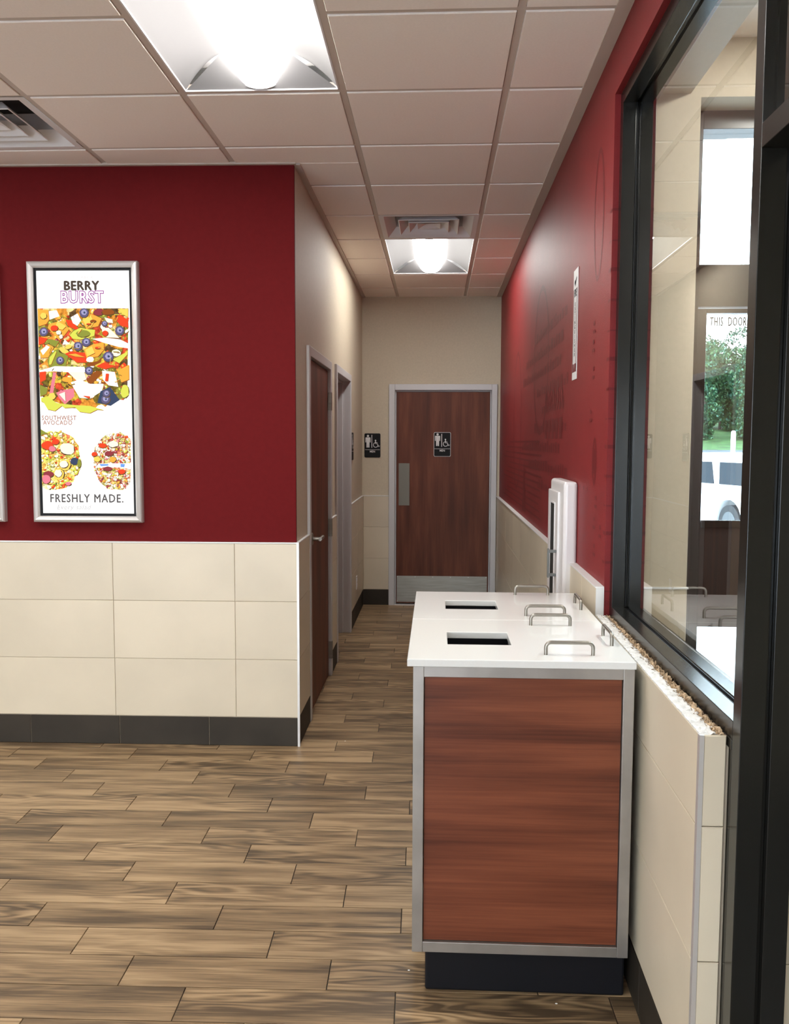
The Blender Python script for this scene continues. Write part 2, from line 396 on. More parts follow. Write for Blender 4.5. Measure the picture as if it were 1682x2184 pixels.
# end face of the half wall (bullnose tiles) and metal strip
for z0, z1 in C2:
    for x0, x1 in ((.557, .603), (.722, .790)):
        piece('tile', x1 - x0, z1 - z0 - .002, .012, (x0, 1.780, z0 + .001), (1, 0, 0), (0, 0, 1), M_['tile'], wr, .002)
for x0, x1 in ((.557, .603), (.722, .790)):
    piece('tile', x1 - x0, .147, .012, (x0, 1.780, .001), (1, 0, 0), (0, 0, 1), M_['tile'], wr, .002)
tr3 = struct('trim_3'); MB().box(.5475, .557, 1.778, 1.792, 0, .938).build('corner_strip', M_['alu'], tr3)
MB().box(.7905, .80, 1.778, 1.792, 0, .938).build('corner_strip', M_['alu'], tr3)
# torn top of the half wall
def jag(name, x0, x1, mfn, zb, amp, seed, matn, nlen=150, nw=5):
    random.seed(seed); mb = MB(); vs = []; fs = []
    for i in range(nlen + 1):
        y = 1.785 + (WY1 - .002 - 1.785) * i / nlen
        e0 = abs(random.gauss(0, .0012)); e1 = random.gauss(0, .0035)
        for j in range(nw + 1):
            t = j / nw
            x = x0 + (x1 - x0) * t + (e0 if j == 0 else e1 if j == nw else random.gauss(0, .001))
            z = zb(t) + (random.random() ** 2) * amp * (1 if 0 < j < nw else .4)
            vs.append((x + .0096 * (y - 1.785), y, z))
    W = nw + 1
    for i in range(nlen):
        for j in range(nw): fs.append((i * W + j, i * W + j + 1, (i + 1) * W + j + 1, (i + 1) * W + j))
    mb.add(vs, fs)
    # skirt
    lo = [(v[0], v[1], .905) for v in vs]
    for j in (0, nw):
        o = len(mb.v); line = [vs[i * W + j] for i in range(nlen + 1)]; low = [(p[0], p[1], .905) for p in line]
        mb.add(line + low, [(i, i + 1, nlen + 2 + i, nlen + 1 + i) for i in range(nlen)])
    return mb
mb = jag('p', .5487, .586, None, lambda t: .9385 - .003 * t, .005, 3, None)
tag(mb.build('torn_plaster', M_['plaster'], wr), kind='stuff')
mb = jag('f', .583, .604, None, lambda t: .930 + .003 * math.sin(t * 3), .012, 5, None, 220, 6)
random.seed(11)
for i in range(420):     # splinters and flakes
    y = random.uniform(1.79, 3.02); x = random.uniform(.580, .603); L = random.uniform(.004, .013); a_ = random.uniform(0, 6.28)
    z = .938; dx, dy, dz = math.cos(a_) * L * .6, math.sin(a_) * L, random.uniform(.000, .005); w = random.uniform(.001, .005)
    dx = max(-.02, min(dx, .603 - x))
    mb.add([(x, y, z), (x + dx, y + dy, z + dz), (x + dx, y + dy + w, z + dz - .002), (x, y + w, z - .002)], [(0, 1, 2, 3), (3, 2, 1, 0)])
tag(mb.build('torn_fibreboard', M_['fibre'], wr, recalc=False), kind='stuff')
# ---- room shell out of the frame
wf = struct('wall_front')
mb = MB()      # behind the camera: unseen wide low opening, added and sized to brighten ceiling and cabinets
for x0, x1, z0, z1 in ((XMIN - .15, -4.9, 0, ZC), (-4.9, -.5, 0, .15), (-4.9, -.5, 2.05, ZC), (-.5, RX + WTH, 0, ZC)):
    mb.box(x0, x1, YMIN - .15, YMIN, z0, z1)
mb.build('wall_panel', M_['cream'], wf)
ws = struct('wall_far_left')
MB().box(XMIN - .15, XMIN, YMIN, 4.5, 0, ZC).build('wall_panel', M_['cream'], ws)
MB().box(XMIN, LX - 4.35, 4.2, 4.35, 0, ZC).build('wall_return', M_['cream'], ws)

# ---- mural print on the right wall
mb = MB(); e = .0006; LIFT = [0]
def MT(y, z, lift=0): return (RX - e - LIFT[0] * .00015, y, z)
def mpoly(pts, lift=0): mb.add([MT(y, z, lift) for y, z in pts], [tuple(range(len(pts)))[::-1]])
def mring(cy, cz, ry, rz, w, n=28):
    o = ell(cy, cz, ry, rz, n); i_ = ell(cy, cz, ry - w, rz - w, n)
    mb.add([MT(*p) for p in o + i_], [(k, (k + 1) % n, n + (k + 1) % n, n + k) for k in range(n)])
def mrect(y0, y1, z0, z1): mpoly([(y0, z0), (y1, z0), (y1, z1), (y0, z1)])
random.seed(21)
mring(3.28, 2.37, .10, .24, .022); mring(3.27, 1.47, .045, .09, .02); mpoly(ell(3.27, 1.47, .02, .05))
mring(5.0, 2.0, .35, .42, .03); mring(6.4, 1.7, .3, .5, .03)
LIFT[0] = 1
for i in range(9):       # rows of bars and dots, illegible lettering seen edge-on
    z = 1.28 + .105 * i; L = .3 + .5 * random.random(); y = 3.9 + random.random() * .3
    while y < 3.95 + L * 3:
        w = random.uniform(.03, .09); h = random.uniform(.03, .06); mrect(y, y + w, z, z + h); y += w + .03
LIFT[0] = 2
for i in range(12):
    z = 1.1 + .04 * i; mrect(4.9 + .05 * (i % 3), 7.6 - .2 * (i % 4), z, z + .012)
LIFT[0] = 3
for z in (1.45,):
    for k in range(14): mpoly(ell(3.4 + .09 * k, 1.36 + .001 * k, .012, .008, 8))
LIFT[0] = 4
for k in range(5): mrect(4.12 + .14 * k, 4.12 + .14 * k + .09, 1.56, 1.66); mring(4.16 + .14 * k, 1.76, .05, .05, .018, 16)
LIFT[0] = 6; mpoly([(5.7, 1.08), (5.95, 1.08), (5.85, 1.42)])
LIFT[0] = 5
for (yy, zz) in ((3.2, 1.30), (3.22, 1.22), (3.21, 1.12), (3.1, 1.2), (3.3, 1.95), (3.31, 1.88), (3.3, 1.78), (3.34, 1.62)):
    mrect(yy, yy + .05, zz, zz + .012); mrect(yy + .01, yy + .04, zz + .03, zz + .045)
for k in range(14):
    z = 1.02 + .1 * k; mrect(3.032, 3.07, z, z + .005 + .004 * (k % 3))
# the same marks wrap round the corner onto the window reveal
for k in range(14):
    z = 1.02 + .1 * k; mb.add([(RX + .001, WY1 - .0008, z), (RX + .02, WY1 - .0008, z), (RX + .02, WY1 - .0008, z + .005 + .004 * (k % 3)), (RX + .001, WY1 - .0008, z + .005 + .004 * (k % 3))], [(0, 1, 2, 3)])
text_geo(mb, 'OF 10', .026, lambda x, y: (RX + .001 + x * .235, WY1 - .0008, .972 + y), offset=.0006)
random.seed(5)
mb.build('mural_print', M_['muralprint'], wr, recalc=False)

# ================================================================= CEILING
ceil_ = struct('ceiling')
MB().box(XMIN - .15, RX + WTH, YMIN - .15, 8.4, ZC + .22, ZC + .34).build('deck', M_['lampwhite'], ceil_)
cols = [.255 - .6215 * k for k in range(0, 10)]     # longitudinal tees
rows = [3.425 + .6065 * k for k in range(-11, 8)]
def in_room(x, y): return x > LX - .001 or y < PWY(x)
troffers = {(0, 4): 'corr'}
# cells: column index c between cols[c] (right) and cols[c+1] (left); row index by lower y
LIGHTS = {}   # (col,row) -> near cell of 2-cell light
def rowi(k): return rows[k + 11]
lights = [(0, 4, 'recessed ceiling light at the end of the corridor above the restroom doors'),
          (1, -2, 'large recessed ceiling light in front of the red poster wall'),
          (1, -8, 'recessed ceiling light behind the viewpoint, nearest the front wall'),
          (5, -2, 'recessed ceiling light left of the picture, level with the large one'), (5, -8, 'recessed ceiling light behind and left of the viewpoint')]
vents = [(0, 3, 'square white air diffuser in the corridor ceiling before the light'),
         (3, 0, 'square white air diffuser at the left edge of the ceiling')]
used = set()
for c, k, _ in lights: used |= {(c, k), (c, k + 1)}
for c, k, _ in vents: used.add((c, k))
TW = .024
for ci in range(-1, 9):
    x1 = cols[ci] if ci >= 0 else RX; x0 = cols[ci + 1]
    if x0 < XMIN: x0 = XMIN
    for k in range(-11, 8):
        y0 = rowi(k); y1 = y0 + .6065 if k < 7 else BY
        if y0 < YMIN: y0 = YMIN
        if (ci, k) in used: continue
        yy1 = min(y1, BY)
        if x1 <= LX + .01:
            if y0 > PWY(x0) - .03: continue
            yy1 = min(yy1, PWY(x0) - .002)
        elif x0 < LX and y1 > 4.3:
            if y0 > 4.25: x0c = LX
            else: x0c = x0
            x0_ = x0c
            if y0 > 4.25: pass
            a0 = (TW / 2 + .002)
            xa, xb = x0_ + (a0 if x0_ != LX else .0), x1 - a0
            ya, yb = y0 + a0, min(y1, BY) - a0
            if y0 < 4.25 < y1:      # L-shaped cell round the wall corner
                piece('ceiling_tile', xb - xa, (PWY(x0) - .002) - ya, .015, (xa, yb * 0 + (PWY(x0) - .002), ZC - .004), (1, 0, 0), (0, -1, 0), M_['ceil'], ceil_, .002)
                piece('ceiling_tile', xb - LX, yb - PWY(LX), .015, (LX, yb, ZC - .004), (1, 0, 0), (0, -1, 0), M_['ceil'], ceil_, .002)
            else:
                piece('ceiling_tile', xb - xa, yb - ya, .015, (xa, yb, ZC - .004), (1, 0, 0), (0, -1, 0), M_['ceil'], ceil_, .002)
            continue
        a0 = TW / 2 + .002
        xa = x0 + (a0 if x0 > XMIN else 0); xb = x1 - (a0 if ci >= 0 else 0); ya = y0 + a0; yb = yy1 - (a0 if yy1 == y1 and k < 7 else 0)
        if yb - ya < .03 or xb - xa < .03: continue
        piece('ceiling_tile', xb - xa, yb - ya, .015, (xa, yb, ZC - .004), (1, 0, 0), (0, -1, 0), M_['ceil'], ceil_, .002)
for i, x in enumerate(cols):
    if x < XMIN: continue
    y1 = BY if x > LX else PWY(x)
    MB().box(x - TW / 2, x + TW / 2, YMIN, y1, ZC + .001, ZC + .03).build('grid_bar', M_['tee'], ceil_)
for k in range(-11, 8):
    y = rowi(k)
    if y < YMIN: continue
    for ci in range(-1, 9):
        x1 = (cols[ci] - TW / 2) if ci >= 0 else RX; x0 = max(cols[ci + 1] + TW / 2, XMIN)
        if y > 4.27:
            if x1 < LX: continue
            x0 = max(x0, LX)
        if (ci, k) in used and (ci, k - 1) in used and any(c == ci and kk == k - 1 for c, kk, _ in lights): continue
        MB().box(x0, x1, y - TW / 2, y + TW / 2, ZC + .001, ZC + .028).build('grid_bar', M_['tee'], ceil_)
# wall angle moulding
t4 = struct('trim_4')
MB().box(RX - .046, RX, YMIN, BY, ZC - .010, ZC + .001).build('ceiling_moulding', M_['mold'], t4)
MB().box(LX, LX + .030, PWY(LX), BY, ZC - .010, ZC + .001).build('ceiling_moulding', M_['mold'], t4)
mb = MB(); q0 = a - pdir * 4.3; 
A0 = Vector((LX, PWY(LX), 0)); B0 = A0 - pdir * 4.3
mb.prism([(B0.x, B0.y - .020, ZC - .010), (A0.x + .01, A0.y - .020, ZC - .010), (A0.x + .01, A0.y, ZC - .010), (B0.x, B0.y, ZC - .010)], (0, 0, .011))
mb.build('ceiling_moulding', M_['mold'], t4)

# ---- troffers
def troffer(x0, x1, y0, y1, label, lamp='bright'):
    t = empty('ceiling_light', ((x0 + x1) / 2, (y0 + y1) / 2, ZC)); hx = (x1 - x0) / 2; hy = (y1 - y0) / 2
    H = .085; ix = .125; iy = hy - .13
    tag(t, label, 'ceiling light', 'recessed ceiling lights')
    for sx in (-1, 1):      # curved side reflectors
        m = MB()
        pts = [(sx * (hx - (hx - ix) * q), H * (1 - (1 - q) ** 2)) for q in [j / 12 for j in range(13)]]
        vs = []
        for xa, za in pts:
            ya = hy - (hy - iy) * (hx - abs(xa)) / (hx - ix); vs += [(xa, -ya + 2 * ya * q / 8, za) for q in range(9)]
        m.add(vs, [(p * 9 + q, p * 9 + q + 1, p * 9 + q + 10, p * 9 + q + 9) for p in range(len(pts) - 1) for q in range(8)], 0, True)
        m.build('side_reflector', M_['reflector'], t, recalc=False)
    for sy in (-1, 1):
        MB().add([(-hx, sy * hy, 0), (hx, sy * hy, 0), (ix, sy * iy, H), (-ix, sy * iy, H)], [(0, 1, 2, 3)]).build('end_plate', M_['reflector'], t, recalc=False)
    m = MB(); m.box(-hx, hx, -hy, hy, H + .004, H + .02)
    m.build('housing', M_['lampwhite'], t)
    m = MB(); n = 14; R = .100; yb_ = hy - .022
    prof = [(R * math.cos(math.pi + math.pi * i / n), H - .004 + .080 * math.sin(math.pi + math.pi * i / n)) for i in range(n + 1)]
    m.add([(x, -yb_, z) for x, z in prof] + [(x, yb_, z) for x, z in prof], [(i, i + 1, n + 2 + i, n + 1 + i) for i in range(n)], 0, True)
    m.build('lamp_basket', M_[lamp], t, recalc=False)
    for sy in (-1, 1):
        MB().prism([(x * 1.04, sy * (yb_ + .001), z - .002) for x, z in prof], (0, sy * .006, 0)).build('end_cap', M_['lampwhite'], t)
    m = MB()
    for (xa, xb, ya, yb2) in ((-hx, hx, -hy, -hy + .006), (-hx, hx, hy - .006, hy), (-hx, -hx + .006, -hy, hy), (hx - .006, hx, -hy, hy)):
        m.box(xa, xb, ya, yb2, -.001, .012)
    m.build('rim', M_['lampwhite'], t)
    return t
for c, k, lab in lights:
    if not lab: lab = 'recessed ceiling light of the dining room outside the picture'
    troffer(cols[c + 1] + TW / 2, cols[c] - TW / 2, rowi(k) + TW / 2, rowi(k) + 1.213 - TW / 2, lab, 'bright_hall' if c == 0 else 'bright')
# ---- air diffusers
def diffuser(x0, x1, y0, y1, label):
    t = empty('air_diffuser', ((x0 + x1) / 2, (y0 + y1) / 2, ZC)); h = (x1 - x0) / 2
    tag(t, label, 'air vent', 'square ceiling air diffusers')
    def ring(m, a, za, b, zb):
        P = [(-a, -a, za), (a, -a, za), (a, a, za), (-a, a, za)]; Q = [(-b, -b, zb), (b, -b, zb), (b, b, zb), (-b, b, zb)]
        m.add(P + Q, [(i, (i + 1) % 4, 4 + (i + 1) % 4, 4 + i) for i in range(4)])
    m = MB(); ring(m, h, -.002, h - .03, -.002); ring(m, h - .03, -.002, h - .085, .055); ring(m, h - .085, .055, h - .085, .13); m.build('frame', M_['lampwhite'], t, recalc=False)
    m = MB(); m.box(-h + .08, h - .08, -h + .08, h - .08, .125, .135); m.build('duct', M_['dark'], t)
    for a in (.185, .125):
        m = MB(); ring(m, a, -.001, a - .052, .045); ring(m, a, -.001, a - .004, -.004); ring(m, a - .004, -.004, a - .054, .045); m.build('louvre', M_['lampwhite'], t, recalc=False)
    m = MB(); ring(m, .07, .004, .0, .03); m.build('louvre', M_['lampwhite'], t, recalc=False)
for c, k, lab in vents: diffuser(cols[c + 1] + TW / 2, cols[c] - TW / 2, rowi(k) + TW / 2, rowi(k) + .6065 - TW / 2, lab)

# ================================================================= DOORS
def sign_plate(parent, T, w, h, kindp, th=.006, text='MEN', border=False):
    """T(x,y,depth)->3D, plate centred at 0,0 ; depth outward"""
    def rr(w, h, r, n=5):
        pts = []
        for cx, cy, a0 in ((w / 2 - r, h / 2 - r, 0), (-w / 2 + r, h / 2 - r, 90), (-w / 2 + r, -h / 2 + r, 180), (w / 2 - r, -h / 2 + r, 270)):
            for i in range(n + 1):
                t = math.radians(a0 + 90 * i / n); pts.append((cx + r * math.cos(t), cy + r * math.sin(t)))
        return pts
    m = MB(); P = rr(w, h, .012); k = len(P)
    def plate(P, d0, d1, mi):
        k = len(P); m.add([T(x, y, d1) for x, y in P], [tuple(range(k))], mi)
        m.add([T(x, y, d0) for x, y in P] + [T(x, y, d1) for x, y in P], [(i, (i + 1) % k, k + (i + 1) % k, k + i) for i in range(k)], mi)
    plate(P, 0, th, 1 if border else 0)
    if border: plate(rr(w - .007, h - .007, .010), th, th + .0008, 0); th += .0008
    m.build('plate', [M_['signblack'], M_['signwhite']], parent, recalc=True)
    g = MB(); dd = th + .0007
    def poly(pts): g.add([T(x, y, dd) for x, y in pts], [tuple(range(len(pts)))])
    s = w / .15
    cx = -.042 * s; top = .098 * s
    poly(ell(cx, top - .010, .0105, .0105, 16))
    if kindp == 'man':
        poly([(cx - .024, top - .026), (cx - .020, top - .023), (cx + .020, top - .023), (cx + .024, top - .026), (cx + .024, top - .070), (cx + .017, top - .070), (cx + .015, top - .036), (cx - .015, top - .036), (cx - .017, top - .070), (cx - .024, top - .070)])
        poly([(cx - .0145, top - .036), (cx + .0145, top - .036), (cx + .0135, top - .118), (cx + .002, top - .118), (cx, top - .075), (cx - .002, top - .118), (cx - .0135, top - .118)])
    else:
        poly([(cx - .010, top - .024), (cx + .010, top - .024), (cx + .024, top - .085), (cx - .024, top - .085)])
        poly([(cx - .011, top - .085), (cx - .003, top - .085), (cx - .003, top - .118), (cx - .011, top - .118)])
        poly([(cx + .003, top - .085), (cx + .011, top - .085), (cx + .011, top - .118), (cx + .003, top - .118)])
    poly([(-.009, -.022), (-.003, -.022), (-.003, .098), (-.009, .098)])
    wx, wy = .030, .004          # wheelchair
    n = 20; o_ = ell(wx, wy, .024, .024, n, math.radians(100), math.radians(385)); i_ = ell(wx, wy, .0185, .0185, n, math.radians(100), math.radians(385))
    g.add([T(x, y, dd) for x, y in o_ + i_], [(k, k + 1, n + k + 1, n + k) for k in range(n - 1)])
    poly(ell(wx - .001, .046, .007, .007, 12))
    poly([(wx - .005, .038), (wx + .003, .038), (wx + .005, .012), (wx - .004, .012)])
    poly([(wx - .004, .018), (wx + .019, .018), (wx + .019, .012), (wx - .004, .012)])
    poly([(wx, .029), (wx + .017, .029), (wx + .017, .025), (wx, .025)])
    poly([(wx + .014, .014), (wx + .020, .014), (wx + .031, -.011), (wx + .025, -.013)])
    poly([(wx + .025, -.013), (wx + .040, -.007), (wx + .040, -.002), (wx + .027, -.008)])
    poly([(-w / 2 + .006, -.042), (w / 2 - .006, -.042), (w / 2 - .006, -.039), (-w / 2 + .006, -.039)])
    if text: text_geo(g, text, .026, lambda x, y: T(x, y - .066, dd), offset=.0005, align='CENTER', sx=.95)
    g.build('pictogram', M_['signwhite'], parent, recalc=False)
door1 = struct('door_1')          # end of corridor, men's
m = MB(); FW = .052
for x0, x1, z0, z1 in ((DX0 - FW, DX0 + .004, 0, DZ + FW), (DX1 - .004, DX1 + FW - .004, 0, DZ + FW), (DX0 + .004, DX1 - .004, DZ - .004, DZ + FW)):
    m.box(x0, x1, BY - .022, BY + .12, z0, z1)
m.box(DX0 + .004, DX0 + .017, BY + .02, BY + .10, 0, DZ - .004); m.box(DX1 - .017, DX1 - .004, BY + .02, BY + .10, 0, DZ - .004)
m.box(DX0 + .017, DX1 - .017, BY + .02, BY + .10, DZ - .017, DZ - .004)
m.build('door_frame', M_['doorframe'], door1, .003)
def vert_wood_box(name, x0, x1, y0, y1, z0, z1, mt, parent):
    o = MB().box(0, z1 - z0, 0, x1 - x0, 0, y1 - y0).build(name, mt, parent)     # local x = height
    o.matrix_local = Matrix(((0, 1, 0, x0), (0, 0, 1, y0), (1, 0, 0, z0), (0, 0, 0, 1))); return o
LXa, LXb = DX0 + .019, DX1 - .019
vert_wood_box('door_leaf', LXa, LXb, BY + .006, BY + .046, .02, DZ - .02, M_['door'], door1)
MB().box(LXa + .006, LXb - .008, BY + .003, BY + .0058, .03, .279).build('kick_plate', M_['steel'], door1, .0008)
MB().box(-.352, -.250, BY + .003, BY + .0058, .947, 1.343).build('push_plate', mat('aged_plate', (.17, .155, .13), .45, .7), door1, .0008)
for x in [LXa + .012 + i * (LXb - LXa - .03) / 5 for i in range(6)]:
    for z in (.038, .270): MB().box(x - .003, x + .003, BY + .0015, BY + .003, z - .003, z + .003).build('screw', M_['alu'], door1)
MB().box(DX0, DX1, BY - .02, BY + .1, 0.0005, .010).build('threshold', M_['alu'], door1)
MB().box(DX0, DX1, BY + .13, BY + .14, 0, DZ).build('backing', M_['dark'], door1)
sg = empty('restroom_sign', (.0545, BY + .0058, 1.52)); tag(sg, "black men's accessible restroom sign with white edge, on the wooden door", 'sign', 'restroom signs')
sign_plate(sg, lambda x, y, dd: (x, -dd, y), .158, .226, 'man', border=True)
sg = empty('restroom_sign', (-.598, BY - .0002, 1.509)); tag(sg, "black men's accessible restroom sign on the cream wall left of the door", 'sign', 'restroom signs')
sign_plate(sg, lambda x, y, dd: (x, -dd, y), .150, .224, 'man')
sg = empty('restroom_sign', (LX + .0002, 7.10, 1.505)); tag(sg, 'black restroom sign seen edge-on on the left corridor wall past the second doorway', 'sign', 'restroom signs')
sign_plate(sg, lambda x, y, dd: (dd, x, y), .150, .224, 'woman', th=.010, text=None)

def side_door(name, y0, y1, zt, recess, hinges):
    dr = struct(name); m = MB(); X0 = LX - .15; X1 = LX + .016
    m.box(X0, X1, y0 - .05, y0 + .003, 0, zt + .05); m.box(X0, X1, y1 - .003, y1 + .05, 0, zt + .05); m.box(X0, X1, y0 + .003, y1 - .003, zt - .003, zt + .05)
    xs = LX - recess - .045      # stops behind the leaf, on the far side
    if recess < .05:
        m.box(xs - .03, xs, y0 + .003, y0 + .016, 0, zt - .003); m.box(xs - .03, xs, y1 - .016, y1 - .003, 0, zt - .003)
    else:
        m.box(LX - recess, LX - .05, y0 + .003, y0 + .018, 0, zt - .003); m.box(LX - recess, LX - .05, y1 - .018, y1 - .003, 0, zt - .003)
        m.box(LX - recess, LX - .05, y0 + .018, y1 - .018, zt - .018, zt - .003)
    m.build('door_frame', M_['doorframe'], dr, .003)
    xa = LX - recess - .042; xb = LX - recess
    o = MB().box(0, zt - .02, 0, y1 - y0 - .012, 0, .042).build('door_leaf', M_['door'], dr)
    o.matrix_local = Matrix(((0, 0, 1, xa), (0, 1, 0, y0 + .006), (1, 0, 0, .008), (0, 0, 0, 1)))
    MB().box(LX - .165, LX - .155, y0, y1, 0, zt).build('backing', M_['dark'], dr)
    if hinges:
        for z in (1.80, .985, .175):
            h = MB(); h.box(LX - .003, LX + .0185, y1 - .012, y1 + .016, z - .057, z + .057)
            h.tube([(LX + .014, y1 + .002, z - .057), (LX + .014, y1 + .002, z + .057)], .008, 10); h.build('hinge', M_['steel'], dr)
        h = MB(); yh = y0 + .085; z = 1.0
        h.tube([(LX - .004, yh, z), (LX + .010, yh, z)], .034, 20)
        h.tube([(LX + .010, yh, z), (LX + .052, yh, z)], .011, 12)
        h.tube([(LX + .052, yh - .010, z), (LX + .052, yh + .11, z)], .0105, 12)
        h.build('lever_handle', M_['steel'], dr)
    return dr
side_door('door_2', D1[0], D1[1], D1[2], .006, True)
side_door('door_3', D2[0], D2[1], D2[2], .100, False)
# outlet
o = empty('wall_outlet', (LX + .012, 7.40, .33)); tag(o, 'white duplex wall outlet in the tile low on the left corridor wall', 'outlet')
MB().box(0, .006, -.037, .037, -.058, .058).build('cover_plate', M_['white'], o, .002)
for z in (-.024, .024): MB().box(.006, .009, -.017, .017, z - .015, z + .015).build('socket', M_['white'], o, .002)

# ================================================================= POSTERS (light boxes)
def PX(x, y):      # photo pixel of the lit print -> poster coords u(0..1 left-right), v(0..1 top-down)
    v = (y - 581) / 511.0; xl = 84 + 19 * v; w = 193 - 3 * v
    return (x - xl) / w, v
PW, PH = .547, 1.277
def lightbox(xc, label):
    ctr = Vector((xc, PWY(xc), 1.7755))
    t = empty('poster_light_box', ctr, math.atan(PS)); tag(t, label, 'poster', 'poster light boxes on the red wall')
    fw = .031; w, h = PW / 2, PH / 2
    m = MB()
    outer = [(-w, -h), (w, -h), (w, h), (-w, h)]; prof = [(0, -.001), (0, -.030), (.005, -.038), (.013, -.042), (.024, -.037), (fw, -.030), (fw, -.012)]
    sgn = [(1, 1), (-1, 1), (-1, -1), (1, -1)]
    for i in range(4):
        (xa, za), (xb, zb) = outer[i], outer[(i + 1) % 4]; (sa, ta), (sb, tb) = sgn[i], sgn[(i + 1) % 4]
        fr = MB()
        for (p, dp), (q, dq) in zip(prof[:-1], prof[1:]):
            fr.add([(xa + sa * p, dp, za + ta * p), (xb + sb * p, dp, zb + tb * p), (xb + sb * q, dq, zb + tb * q), (xa + sa * q, dq, za + ta * q)], [(0, 1, 2, 3)], 0)
        fr.build('frame_rail', M_['alu'], t, recalc=False)
    m = MB(); m.box(-w + .002, w - .002, -.020, -.001, -h + .002, h - .002); m.build('back_box', M_['signblack'], t)
    return t
M_['paper'] = emit('lit_print_white', (1, .985, .955), 1.5)
def lit(name, c, s=1.22): return emit('print_' + name, c, s)
PC = {k: lit(k, c) for k, c in {
    'orange': (.95, .42, .06), 'gold': (1.0, .66, .12), 'red': (.85, .07, .025), 'cream': (1.0, .93, .72), 'leaf': (.28, .30, .05), 'lime': (.70, .72, .10),
    'dark': (.12, .07, .025), 'berry': (.12, .105, .20), 'berryhi': (.36, .34, .55), 'navy': (.05, .07, .13), 'white': (1.2, 1.15, 1.1), 'brown': (.30, .085, .02), 'maroon': (.30, .05, .06), 'blue': (.16, .35, .85), 'pink': (.8, .22, .28)}.items()}
def salad_mat(name, scale, stops, st=1.0, contrast=.5):
    m, n, l, b = nodes_of(name); n.remove(b)
    t = n.new('ShaderNodeTexCoord')
    ns = n.new('ShaderNodeTexNoise'); ns.inputs['Scale'].default_value = scale * .8; ns.inputs['Detail'].default_value = 3; l.new(t.outputs['Object'], ns.inputs['Vector'])
    mv = n.new('ShaderNodeMix'); mv.data_type = 'VECTOR'; mv.inputs['Factor'].default_value = .06
    l.new(t.outputs['Object'], mv.inputs['A']); l.new(ns.outputs['Color'], mv.inputs['B'])
    vo = n.new('ShaderNodeTexVoronoi'); vo.inputs['Scale'].default_value = scale; l.new(mv.outputs['Result'], vo.inputs['Vector'])
    sep = n.new('ShaderNodeSeparateColor'); l.new(vo.outputs['Color'], sep.inputs[0])
    cr = ramp(n, stops); cr.color_ramp.interpolation = 'CONSTANT'; l.new(sep.outputs[0], cr.inputs[0])
    n2 = n.new('ShaderNodeTexNoise'); n2.inputs['Scale'].default_value = scale * 2.2; n2.inputs['Detail'].default_value = 6; l.new(t.outputs['Object'], n2.inputs['Vector'])
    mr = n.new('ShaderNodeMapRange'); mr.inputs['From Min'].default_value = .3; mr.inputs['From Max'].default_value = .7; mr.inputs['To Min'].default_value = 1 - contrast; mr.inputs['To Max'].default_value = 1 + contrast; l.new(n2.outputs['Fac'], mr.inputs['Value'])
    mx = n.new('ShaderNodeMix'); mx.data_type = 'RGBA'; mx.blend_type = 'MULTIPLY'; mx.inputs['Factor'].default_value = 1
    l.new(cr.outputs[0], mx.inputs['A']); l.new(mr.outputs['Result'], mx.inputs['B'])
    e_ = n.new('ShaderNodeEmission'); l.new(mx.outputs['Result'], e_.inputs[0]); e_.inputs[1].default_value = st
    l.new(e_.outputs[0], n['Material Output'].inputs[0]); return m
PC['salad'] = salad_mat('print_salad', 26, [(0, (.22, .16, .03)), (.18, (.75, .50, .06)), (.34, (.9, .35, .05)), (.5, (.35, .33, .06)), (.62, (.8, .10, .04)), (.74, (.16, .09, .04)), (.86, (1, .75, .3))], 1.0, .6)
PC['saladL'] = salad_mat('print_salad_left', 42, [(0, (1, .80, .18)), (.25, (.95, .5, .1)), (.42, (1, .92, .45)), (.58, (.9, .22, .10)), (.70, (.6, .6, .1)), (.86, (1, .75, .2))], 1.1, .55)
PC['saladR'] = salad_mat('print_salad_right', 62, [(0, (1, .9, .7)), (.22, (.9, .25, .12)), (.36, (.85, .75, .25)), (.52, (.45, .10, .08)), (.62, (1, .95, .85)), (.78, (.55, .5, .15)), (.88, (.95, .5, .2))], 1.05, .6)
names = ['paper'] + list(PC); mats = [M_['paper']] + [PC[k] for k in PC]; IDX = {k: i for i, k in enumerate(names)}
IDX2 = {}
for nm, c in (('t_dark', (.10, .075, .06)), ('t_purple', (.36, .07, .34)), ('t_faint', (.75, .68, .68)), ('t_brown', (.42, .14, .08)), ('t_grey', (.14, .13, .13)), ('t_lgrey', (.62, .6, .6))):
    mats.append(lit(nm, c, 1.0)); IDX[nm] = len(mats) - 1
